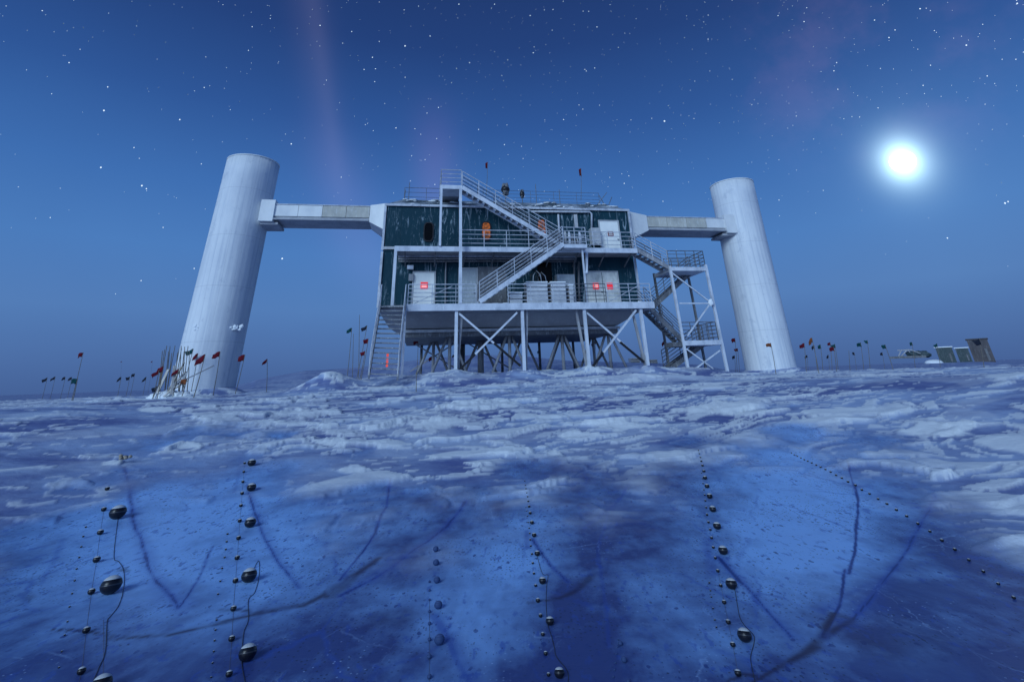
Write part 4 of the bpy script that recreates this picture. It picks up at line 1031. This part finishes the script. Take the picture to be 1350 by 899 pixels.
# ------------------------------------------------------------------ far cargo and huts on the right
def far(x, y, R):
    d = ray(x, y); return Vector(CAM+d*(R/math.hypot(d[0], d[1])))
def far_box(nm, x0, y0, x1, y1, R, dep, mt_, label, cat, roof=None, door_=True):
    a = far(x0, y1, R); b = far(x1, y1, R); t = far((x0+x1)/2, y0, R); z0 = min(gz(a.x, a.y), gz(b.x, b.y))-.2; zt = t.z
    ex = Vector((b.x-a.x, b.y-a.y, 0)); w = ex.length; ex.normalize(); ey = Vector((-ex.y, ex.x, 0)); o = Vector((a.x, a.y, 0))
    th = thing(nm, label, cat, o+ex*w/2+Vector((0, 0, z0)), math.atan2(ex.y, ex.x))
    def bx(m, u0, u1, v0, v1, q0, q1):
        c = [(u0, v0), (u1, v0), (u1, v1), (u0, v1)]
        m.hexa([o+ex*u+ey*v+Vector((0, 0, q0)) for u, v in c], [o+ex*u+ey*v+Vector((0, 0, q1)) for u, v in c])
    mb = MB(); bx(mb, 0, w, 0, dep, z0, zt); wl = mb.build('wall', mt_, th)
    mb = MB()
    for k in range(1, 6): bx(mb, w*k/6-.05, w*k/6+.05, -.06, -.004, z0+.2, zt-.1)
    mb.build('corrugation', mt_, wl)
    mb = MB(); bx(mb, -.15, w+.15, -.15, dep+.1, zt+.004, zt+.16); mb.build('roof', roof or 'snow', th)
    if door_:
        mb = MB(); bx(mb, w*.69, w*.81, -.12, -.07, z0+.4, z0+(zt-z0)*.62); mb.build('door', 'darksteel', th)
    return th
far_box('supply_container', 1237, 458, 1259, 470, 118, 4, 'cabin', 'far dark container, left one of the two dark boxes on the right horizon', 'container')
far_box('supply_container', 1263, 459, 1280, 470, 117, 4, 'cabin', 'far dark container between the other dark box and the brown hut', 'container')
far_box('storage_hut', 1282, 447, 1310, 469, 119, 5, 'cabinbrown', 'far tall brown-grey hut, rightmost on the horizon', 'hut', 'cabinbrown')
sl = thing('cargo_sled', 'far low sled frame loaded with dark cargo on the right horizon', 'sled', far(1203, 472, 114))
mb = MB(); a = far(1184, 471, 114); b = far(1221, 470, 114); mb.bar(a, b, .5, .35); mb.bar(a+Vector((0, 2, 0)), b+Vector((0, 2, 0)), .5, .35); mb.build('runner', 'darksteel', sl)
mb = MB()
for x0, y0, x1, y1 in ((1183, 462, 1200, 461), (1184, 471, 1188, 462), (1188, 470, 1196, 461), (1196, 461, 1206, 470), (1200, 461, 1214, 466)): mb.bar(far(x0, y0, 114), far(x1, y1, 114), .16)
mb.build('frame', 'steel', sl)
mb = MB()
for k in range(6): p = far(1202+k*3.4, 467, 114.6); mb.blob(p, .8, .8, .55, k, 8, 6)
mb.build('cargo', 'cabin', sl)
mb = MB(); p = far(1228, 470, 112); p.z = gz(p.x, p.y); mb.blob(p, 1.3, 1.2, .55, 3, 14, 8, jig=.12); solo('snow_pile', mb, 'snow', 'small white snow pile between the sled and the dark containers', 'snow pile', p, smooth=True)
# cargo seen through the stilts at the right end of the station
for k, (x0, y0, x1, y1, lb) in enumerate(((833, 472, 845, 484, 'pale cargo crate behind the stilts at the right end, left one'), (850, 466, 857, 484, 'tall narrow pale cargo crate behind the last deck post'), (859, 474, 868, 484, 'low pale cargo crate right of the last deck post'))):
    a = far(x0, y1, 66); b = far(x1, y1, 66); t = far(x0, y0, 66); z0 = gz(a.x, a.y)-.2
    th = thing('cargo_crate', lb, 'crate', ((a.x+b.x)/2, a.y, z0), 0, 'cargo behind the station')
    mb = MB(); mb.hexa([(a.x, a.y, z0), (b.x, a.y, z0), (b.x, a.y+1.5, z0), (a.x, a.y+1.5, z0)], [(a.x, a.y, t.z), (b.x, a.y, t.z), (b.x, a.y+1.5, t.z), (a.x, a.y+1.5, t.z)]); mb.build('box', 'steel', th)
    mb = MB()
    for q in range(3): mb.bar((a.x-.03, a.y-.05, z0+(t.z-z0)*(q+.7)/3.2), (b.x+.03, a.y-.05, z0+(t.z-z0)*(q+.7)/3.2), .06, .14)
    mb.build('batten', 'darksteel', th)

# ------------------------------------------------------------------ strings of sensor spheres lying on the clear ice
s1 = lambda L_: [(x/2.651, 560+y/2.651, r/2.651) for x, y, r in L_]
s2 = lambda L_: [(450+x/2.651, 560+y/2.651, r/2.651) for x, y, r in L_]
s3 = lambda L_: [(900+x/2.651, 560+y/2.651, r/2.651) for x, y, r in L_]
def tiny(P, r): return [(x, y, r) for x, y in P]
STR = [
 ('leftmost string', 'big', 0, s1([(355, 903, 40), (389, 558, 39), (412, 304, 30), (375, 222, 9)])),
 ('leftmost string', 'small', 0, s1([(285, 858, 17), (302, 715, 15), (320, 581, 14), (338, 469, 14), (351, 374, 12), (363, 294, 10)])),
 ('leftmost string', 'tiny', 0, s1(tiny([(206, 846), (216, 790), (226, 733), (236, 686), (243, 634), (252, 588), (261, 543), (268, 502), (277, 462), (284, 425), (291, 389), (300, 356)], 4.2))),
 ('second string from the left', 'big', 0, s1([(866, 794, 35), (871, 524, 29), (875, 340, 21), (879, 217, 17), (880, 131, 15)])),
 ('second string from the left', 'small', 0, s1([(801, 868, 14), (810, 745, 13), (816, 640, 12), (823, 543, 11), (829, 463, 10), (834, 394, 9), (838, 334, 8), (842, 281, 7), (846, 238, 7), (849, 198, 6), (852, 163, 5), (855, 133, 5)])),
 ('second string from the left', 'tiny', 0, s1(tiny([(738, 880), (743, 830), (747, 790), (750, 752), (753, 715), (757, 680), (762, 590), (770, 545), (776, 500), (785, 462), (789, 434), (792, 407), (795, 380)], 4.2))),
 ('faint bluish string left of the centre', 'big', 1, s2([(343, 749, 21), (339, 628, 16), (334, 541, 13), (331, 480, 12), (330, 433, 11)])),
 ('faint bluish string left of the centre', 'small', 1, s2([(307, 878, 10), (307, 808, 10), (308, 748, 8), (308, 693, 7), (308, 651, 6), (308, 610, 5), (308, 577, 5), (308, 547, 5)])),
 ('centre string', 'big', 0, s2([(762, 865, 21), (729, 684, 17), (703, 543, 14), (685, 448, 11), (674, 384, 9), (666, 340, 8), (660, 307, 6), (656, 284, 5), (653, 266, 4), (651, 250, 3.4), (648, 237, 3), (645, 222, 2.8), (643, 210, 2.4), (641, 195, 2.2)])),
 ('centre string', 'small', 0, s2([(724, 871, 8), (714, 797, 9), (704, 730, 8), (696, 665, 8), (687, 612, 9), (679, 560, 6), (673, 518, 5), (669, 482, 5), (666, 450, 4.5), (662, 422, 4), (660, 400, 4), (658, 378, 3.4), (656, 360, 3), (653, 340, 3), (650, 318, 2.6), (648, 300, 2.4), (645, 288, 2.2)])),
 ('faint bluish string right of the centre', 'small', 1, s2([(1003, 897, 9), (988, 819, 12), (975, 762, 10)])),
 ('faint bluish string right of the centre', 'tiny', 1, s2(tiny([(950, 880), (955, 855), (958, 830), (962, 800), (965, 775), (968, 750)], 4))),
 ('tall string right of the centre', 'big', 0, s3([(216, 733, 28), (170, 554, 22), (141, 437, 18), (120, 352, 15), (105, 293, 13), (94, 248, 11), (85, 213, 9), (78, 184, 8), (74, 161, 6), (69, 141, 5), (65, 126, 4), (62, 113, 3.2), (58, 100, 2.6), (55, 88, 2.3)])),
 ('tall string right of the centre', 'small', 0, s3([(193, 865, 14), (175, 766, 11), (159, 687, 10), (145, 618, 9), (133, 560, 7), (123, 509, 7), (114, 464, 6), (107, 427, 6), (101, 394, 6), (96, 365, 5), (90, 339, 5), (85, 313, 5), (82, 288, 4), (79, 264, 4), (77, 244, 3.6), (74, 226, 3.2), (71, 204, 3), (69, 187, 2.6), (66, 168, 2.3)])),
 ('tall string right of the centre', 'tiny', 0, s3(tiny([(118, 705), (112, 680), (106, 640), (100, 600), (97, 578), (93, 550)], 3.6))),
 ('slanting string at the right', 'small', 0, s3([(1157, 602, 8), (1103, 554, 7), (1051, 511, 7), (1000, 471, 6.5), (951, 434, 7), (906, 402, 7), (864, 371, 6), (822, 344, 6), (783, 318, 6), (747, 296, 6), (714, 275, 5.5), (683, 258, 5), (653, 240, 5), (626, 226, 5), (604, 210, 5), (578, 198, 5), (556, 185, 4.6), (536, 175, 4.4), (517, 164, 4.2), (499, 155, 4), (482, 147, 4), (467, 140, 3.8), (451, 132, 3.6), (437, 126, 3.4), (425, 121, 3.2), (413, 115, 3), (401, 109, 2.8), (390, 104, 2.6), (380, 98, 2.4)])),
]
def on_terr(x, y, lift=0.):
    d = ray(x, y); d = d/np.hypot(d[0], d[1]); ts = np.geomspace(1.2, 26, 700); P = CAM[None, :]+ts[:, None]*d[None, :]
    z = terrain(P[:, 0].copy(), P[:, 1].copy())[0]+lift; k = int(np.argmax(P[:, 2] < z)); k = max(k, 1)
    a = P[k-1, 2]-z[k-1]; b = P[k, 2]-z[k]; t = a/(a-b) if a != b else 0
    return P[k-1]+(P[k]-P[k-1])*t
def mod_axes(view):
    """cap axis square to the line from the camera's spot, so the module lies tipped back"""
    f = Vector((view.x, view.y, 0)).normalized(); dn = math.atan2(-view.z, math.hypot(view.x, view.y))
    z = (Vector((0, 0, 1))*math.cos(dn*.9)+f*math.sin(dn*.9)).normalized(); x = z.cross(Vector((0, 1, .01))).normalized(); y = z.cross(x)
    return Matrix((x, y, z)).transposed()
PROTO = {}
def sph_prof(r, t0, t1, n, k=1.): return [(max(r*math.sin(t0+(t1-t0)*i/n), 1e-4)*k, r*math.cos(t0+(t1-t0)*i/n)*.82*k) for i in range(n+1)]
def unit_mesh(kind, part):
    key = (kind, part)
    if key in PROTO: return PROTO[key]
    mb = MB(); n = 32
    if part == 'glass_body': mb.lathe((0, 0, 0), sph_prof(1, PI*.999, PI*.305, 16), n)
    elif part == 'frosted_cap': mb.lathe((0, 0, 0), sph_prof(1, PI*.315, .001, 8, 1.004), n)
    elif part == 'waist_band': mb.lathe((0, 0, 0), [(.975, -.07), (1.03, -.06), (1.03, .06), (.975, .07)], n, caps=False)
    elif part == 'whole':
        mb.lathe((0, 0, 0), sph_prof(1, PI*.999, PI*.305, 9), 16, 0); mb.lathe((0, 0, 0), sph_prof(1, PI*.305, .001, 5, 1.004), 16, 1)
    me = bpy.data.meshes.new('sensor_'+part); me.from_pydata([Vector(p) for p in mb.v], [], mb.f)
    mm = {'glass_body': ['darkglass', 'veiledglass'], 'frosted_cap': ['capwhite', 'capblue'], 'waist_band': ['band', 'veiledglass'], 'whole': ['darkglass', 'veiledglass']}[part][kind]
    me.materials.append(MAT[mm])
    if part == 'whole': me.materials.append(MAT['capblue' if kind else 'capwhite']); me.polygons.foreach_set('material_index', mb.mi)
    me.polygons.foreach_set('use_smooth', [True]*len(mb.f)); me.update(); PROTO[key] = me; return me
ORD = ['lowest', 'second lowest', 'third lowest', 'fourth lowest', 'fifth lowest', 'sixth lowest', 'seventh lowest', 'eighth lowest', 'ninth lowest', 'tenth lowest', 'eleventh lowest', 'twelfth lowest']
SPH = {}
for sname, kind_, blue, pts in STR:
    n = len(pts); cen = []
    for i, (x, y, r) in enumerate(pts):
        R = 0.
        for _ in range(2):
            P = on_terr(x, y, R*.74); dep = float((P-CAM) @ _F); ax = np.hypot(x-CX, y-CY)/FPX; R = r/FPX*dep/math.sqrt(1+.35*ax*ax)
        up = n-i
        if n <= 12 or i < 8: pos = ORD[i]
        elif up <= 8: pos = ORD[up-1].replace('lowest', 'highest').replace('second highest', 'second highest')
        else: pos = ORD[i] if i < 12 else 'one of the middle'
        kd = {'big': 'big', 'small': 'small', 'tiny': 'tiny'}[kind_]
        col = 'bluish ice-veiled' if blue else 'dark glass'
        lb = '%s %s %s sphere of the %s' % (pos, kd, col, sname)
        if pos == 'one of the middle': lb = '%s %s sphere in the middle of the %s' % ('small' if kd != 'big' else 'big', col, sname)
        view = Vector(P-CAM); ax_m = mod_axes(view)
        rot = ax_m.to_4x4(); base = Vector((P[0], P[1], P[2]))
        if r >= 4.4:
            o = bpy.data.objects.new('sensor_sphere', None); COL.objects.link(o); o.empty_display_size = R
            o.matrix_world = Matrix.Translation(base) @ rot @ Matrix.Scale(R, 4)
            for part in ('glass_body', 'frosted_cap', 'waist_band'):
                c = bpy.data.objects.new(part, unit_mesh(blue, part)); COL.objects.link(c); c.parent = o
        else:
            o = bpy.data.objects.new('sensor_sphere', unit_mesh(blue, 'whole')); COL.objects.link(o)
            o.matrix_world = Matrix.Translation(base) @ rot @ Matrix.Scale(R, 4)
        tag(o, lb, 'sensor', 'spheres of the '+sname)
        cen.append(base)
    SPH[(sname, kind_)] = cen
# cables
def cable(pts, r, mt_, label):
    P = [Vector(on_terr(x, y)) for x, y in pts]; Q = []
    for i in range(len(P)-1):
        a = P[max(i-1, 0)]; b = P[i]; c = P[i+1]; d = P[min(i+2, len(P)-1)]
        for k in range(6):
            t = k/6; Q.append(.5*((2*b)+(c-a)*t+(2*a-5*b+4*c-d)*t*t+(3*b-a-3*c+d)*t**3))
    Q.append(P[-1])
    for q in Q: q.z = gz(q.x, q.y)+r*.9
    mb = MB(); mb.path(Q, r, 6); solo('sensor_cable', mb, mt_, label, 'cable', Q[-1], smooth=True)
zz1 = lambda L_: [(x/2.651, 560+y/2.651) for x, y in L_]
zz2 = lambda L_: [(450+x/2.651, 560+y/2.651) for x, y in L_]
zz3 = lambda L_: [(900+x/2.651, 560+y/2.651) for x, y in L_]
cable(zz1([(412, 330), (404, 390), (398, 465), (415, 478), (432, 510), (432, 570), (415, 630), (383, 672), (374, 690), (368, 790), (345, 850), (322, 905)]), .0024, 'cable', 'dark looping cable below the big spheres of the leftmost string')
cable(zz1([(871, 540), (903, 475), (905, 530), (890, 585), (868, 612), (868, 680), (852, 725), (845, 800), (847, 850), (858, 905)]), .0023, 'cable', 'dark looping cable through the big spheres of the second string from the left')
cable(zz2([(685, 460), (703, 520), (722, 525), (718, 560), (716, 600), (717, 650), (722, 700), (735, 740), (745, 780), (752, 810), (790, 860), (792, 905)]), .002, 'cable', 'dark wavy cable along the big spheres of the centre string')
cable(zz3([(170, 560), (183, 580), (190, 620), (200, 672), (216, 700), (248, 735), (250, 760), (240, 800), (238, 820), (245, 860), (255, 905)]), .0023, 'cable', 'dark looping cable at the big spheres of the tall string right of the centre')
cable(zz1([(365, 285), (351, 374), (338, 469), (320, 581), (302, 715), (285, 858), (272, 905)]), .0009, 'thread', 'thin pale cable joining the small spheres of the leftmost string')
cable(zz1([(855, 130), (846, 238), (834, 394), (823, 543), (816, 640), (810, 745), (801, 868)]), .0009, 'thread', 'thin pale cable joining the small spheres of the second string from the left')
cable(zz1([(362, 680), (362, 800), (360, 905)]), .0009, 'thread', 'thin straight cable beside the looping cable of the leftmost string')
cable(zz3([(123, 509), (145, 618), (159, 687), (175, 766), (193, 865)]), .0009, 'thread', 'thin pale cable joining the small spheres of the tall string right of the centre')
cable(zz2([(308, 610), (308, 748), (307, 905)]), .0009, 'thread', 'thin cable along the faint bluish string left of the centre')
# little rubble on the snow
mb = MB(); p = at_ground(163, 613); rnd = random.Random(8)
for k in range(9): mb.blob((p[0]+rnd.uniform(-.1, .1), p[1]+rnd.uniform(-.05, .05), p[2]+.10+rnd.uniform(0, .05)), .035, .03, .025, k, 8, 5)
solo('debris', mb, 'timber', 'small yellowish brown scrap of debris on a snow lump', 'debris', p, smooth=True)

# ------------------------------------------------------------------ sky: moon, stars, night gradient
def skydir(x, y): d = ray(x, y); return Vector(d/np.linalg.norm(d))
md = skydir(1190, 213)
mb = MB(); mb.lathe((0, 0, 0), [(max(44*math.sin(PI*i/24), .01), -44*math.cos(PI*i/24)) for i in range(25)], 48)
o = mb.build('moon', 'moon', None, True); o.location = md*2600+Vector(CAM); tag(o, 'dazzling full moon high in the right of the sky', 'moon')

stars = MB(); rnd = random.Random(12)
bright_px = [(372, 341, 2.4), (876, 160, 2.6), (534, 61, 2.3), (187, 245, 2.2), (193, 249, 1.6), (137, 146, 2.0), (133, 221, 2.0), (237, 158, 1.8), (422, 34, 1.7), (491, 76, 1.7), (522, 169, 1.7), (384, 190, 1.9), (142, 115, 1.4), (91, 83, 1.3), (567, 48, 1.6), (578, 142, 1.6),
             (605, 6, 1.7), (652, 6, 1.5), (699, 21, 1.6), (729, 13, 1.3), (787, 36, 1.4), (619, 83, 1.5), (703, 70, 1.5), (784, 90, 1.4), (773, 94, 1.3), (743, 158, 1.5), (823, 242, 1.6), (829, 232, 1.3), (1213, 12, 1.6), (1172, 50, 1.5), (1274, 60, 1.7), (1341, 5, 1.6), (1325, 268, 2.0), (1329, 266, 1.6), (1249, 314, 1.6), (1060, 29, 1.4), (1153, 27, 1.4), (1103, 83, 1.3), (1027, 264, 1.3), (975, 335, 1.3),
             (495, 91, 1.5), (494, 108, 1.4), (480, 92, 1.5), (500, 55, 1.3), (631, 171, 1.4), (665, 191, 1.5), (547, 170, 1.3), (771, 92, 1.4), (1217, 113, 1.3), (1180, 40, 1.3), (256, 354, 1.5), (186, 370, 1.4), (215, 300, 1.3)]
def star(x, y, s):
    d = skydir(x, y); c = d*6500+Vector(CAM); r = s*5.0
    stars.add([c+Vector(q)*r for q in ((1, 0, 0), (-1, 0, 0), (0, 1, 0), (0, -1, 0), (0, 0, 1), (0, 0, -1))], [(0, 2, 4), (2, 1, 4), (1, 3, 4), (3, 0, 4), (2, 0, 5), (1, 2, 5), (3, 1, 5), (0, 3, 5)])
for x, y, s in bright_px: star(x, y, s*.95)
k = 0
while k < 1250:
    x = rnd.uniform(-200, 1550); y = rnd.uniform(-120, 470)
    if rnd.random() > max(0., 1-max(y, 0)/430)**1.3: continue
    if rnd.random() < .45: x = 830+rnd.gauss(0, 260); y = rnd.uniform(-100, 330)*.8
    if (x-1190)**2+(y-213)**2 < 70**2 or y > 440: continue
    star(x, y, .50+.80*rnd.random()**5); k += 1
MAT['star'] = mat('starlight', base=(0, 0, 0), emit=(.70, .86, 1.), strength=1.3)
o = stars.build('stars', 'star'); o['kind'] = 'stuff'; tag(o, 'scattered white stars across the night sky', 'stars')

SUN_EL, SUN_AZ = math.radians(26), math.radians(180+27)      # from behind the camera, to its left
sd = Vector((math.sin(SUN_AZ)*math.cos(SUN_EL), math.cos(SUN_AZ)*math.cos(SUN_EL), math.sin(SUN_EL)))
world = bpy.data.worlds.new('World'); scene.world = world; world.use_nodes = True
nt = world.node_tree; bg = nt.nodes['Background']
tc = nt.nodes.new('ShaderNodeTexCoord'); DIR = tc.outputs['Generated']
def dot(v):
    n = nt.nodes.new('ShaderNodeVectorMath'); n.operation = 'DOT_PRODUCT'; L(nt, DIR, n.inputs[0]); n.inputs[1].default_value = v; return n.outputs['Value']
sx = nt.nodes.new('ShaderNodeSeparateXYZ'); L(nt, DIR, sx.inputs[0])
cr = nt.nodes.new('ShaderNodeValToRGB'); L(nt, math_n(nt, 'MAXIMUM', sx.outputs[2], 0.), cr.inputs[0])
def lin(c): return tuple(((v/255)/12.92 if v <= 10 else ((v/255+.055)/1.055)**2.4) for v in c)
stops = [(0., (70, 99, 152)), (.045, (77, 111, 166)), (.12, (84, 126, 184)), (.22, (76, 125, 189)), (.33, (62, 110, 177)), (.46, (47, 87, 152)), (.60, (36, 66, 124)), (.74, (31, 54, 105)), (1., (25, 44, 92))]
el = cr.color_ramp.elements
el[0].position = 0; el[0].color = (*lin(stops[0][1]), 1); el[1].position = 1; el[1].color = (*lin(stops[-1][1]), 1)
for p_, c in stops[1:-1]:
    e = el.new(p_); e.color = (*lin(c), 1)
col = cr.outputs[0]
sky = nt.nodes.new('ShaderNodeTexSky'); sky.sky_type = 'NISHITA'; sky.sun_disc = False
sky.sun_elevation = SUN_EL; sky.sun_rotation = SUN_AZ; sky.altitude = 2800
# a little uneven air, then the aurora curtains, milky way and the moon's glow in the ice haze
mp = N(nt, 'ShaderNodeTexNoise', Scale=1.6, Detail=4, Roughness=.55); L(nt, DIR, mp.inputs['Vector'])
col = mix(nt, 1., col, mix(nt, mp.outputs['Fac'], (.86, .86, .9), (1.12, 1.12, 1.09)), 'MULTIPLY')
def curtain(p0, p1, w, colr, amt, lo, hi):
    global col
    a = skydir(*p0); b = skydir(*p1); nrm = a.cross(b).normalized()
    q = math_n(nt, 'DIVIDE', dot(nrm), w); g_ = math_n(nt, 'POWER', 2.718, math_n(nt, 'MULTIPLY', math_n(nt, 'MULTIPLY', q, q), -1.))
    mid = ((a+b)/2).normalized(); side = math_n(nt, 'GREATER_THAN', dot(mid), .2)
    e = math_n(nt, 'MULTIPLY', ramp(nt, sx.outputs[2], *lo), ramp(nt, sx.outputs[2], *hi))
    f_ = math_n(nt, 'MULTIPLY', math_n(nt, 'MULTIPLY', g_, e), math_n(nt, 'MULTIPLY', side, amt))
    col = mix(nt, f_, col, colr, 'ADD')
curtain((408, 20), (440, 230), .034, (.15, .12, .17), .12, (.22, .42), (.95, .6))
curtain((416, 20), (446, 230), .016, (.16, .13, .17), .08, (.25, .45), (.95, .7))
curtain((440, 200), (470, 300), .06, (.16, .09, .19), .16, (.10, .25), (.5, .32))
curtain((572, 130), (574, 240), .045, (.26, .11, .22), .16, (.22, .33), (.56, .38))
mw = dot(skydir(1140, 60)); n_ = N(nt, 'ShaderNodeTexNoise', Scale=7, Detail=5, Roughness=.6); L(nt, DIR, n_.inputs['Vector'])
col = mix(nt, math_n(nt, 'MULTIPLY', math_n(nt, 'MULTIPLY', ramp(nt, mw, .965, 1.), ramp(nt, n_.outputs['Fac'], .42, .7)), .12), col, (.30, .14, .20), 'ADD')
md_ = dot(md)
mvx = md.cross(Vector((0, 0, 1))).normalized(); mvy = mvx.cross(md).normalized()      # ice crystals stretch the glow a little upright
ax_ = math_n(nt, 'MULTIPLY', dot(mvx), 1.22); ay_ = dot(mvy)
ang = math_n(nt, 'SQRT', math_n(nt, 'ADD', math_n(nt, 'MULTIPLY', ax_, ax_), math_n(nt, 'MULTIPLY', ay_, ay_)))
ang = math_n(nt, 'ADD', ang, math_n(nt, 'MULTIPLY', math_n(nt, 'LESS_THAN', md_, 0.), 9.))
def glow(k, amt, c):
    global col
    f_ = math_n(nt, 'MULTIPLY', math_n(nt, 'POWER', 2.718, math_n(nt, 'MULTIPLY', ang, -k)), amt)
    n = nt.nodes.new('ShaderNodeVectorMath'); n.operation = 'SCALE'; n.inputs[0].default_value = c; L(nt, f_, n.inputs['Scale'])
    col = mix(nt, 1., col, n.outputs[0], 'ADD')
glow(60, 4.6, (.62, .93, 1.)); glow(9, .07, (.5, .8, 1.))
# twilight behind the camera comes from the sky model
nk = nt.nodes.new('ShaderNodeVectorMath'); nk.operation = 'SCALE'; L(nt, sky.outputs[0], nk.inputs[0]); nk.inputs['Scale'].default_value = .05
bk = ramp(nt, dot(Vector((sd.x, sd.y, 0)).normalized()), -.15, .8)
col = mix(nt, bk, col, nk.outputs[0], 'ADD')
L(nt, col, bg.inputs['Color']); bg.inputs['Strength'].default_value = 1.

sun = bpy.data.lights.new('sun', 'SUN'); sun.energy = 1.85; sun.angle = math.radians(26); sun.color = (.62, .83, 1.)
so = bpy.data.objects.new('sun', sun); COL.objects.link(so); so.rotation_euler = (-sd).to_track_quat('-Z', 'Y').to_euler(); so.location = (-20, -20, 30)

scene.view_settings.view_transform = 'Standard'; scene.view_settings.look = 'None'; scene.view_settings.exposure = 0; scene.view_settings.gamma = 1
scene.render.engine = 'CYCLES'
scene.render.resolution_x = 1024; scene.render.resolution_y = 681
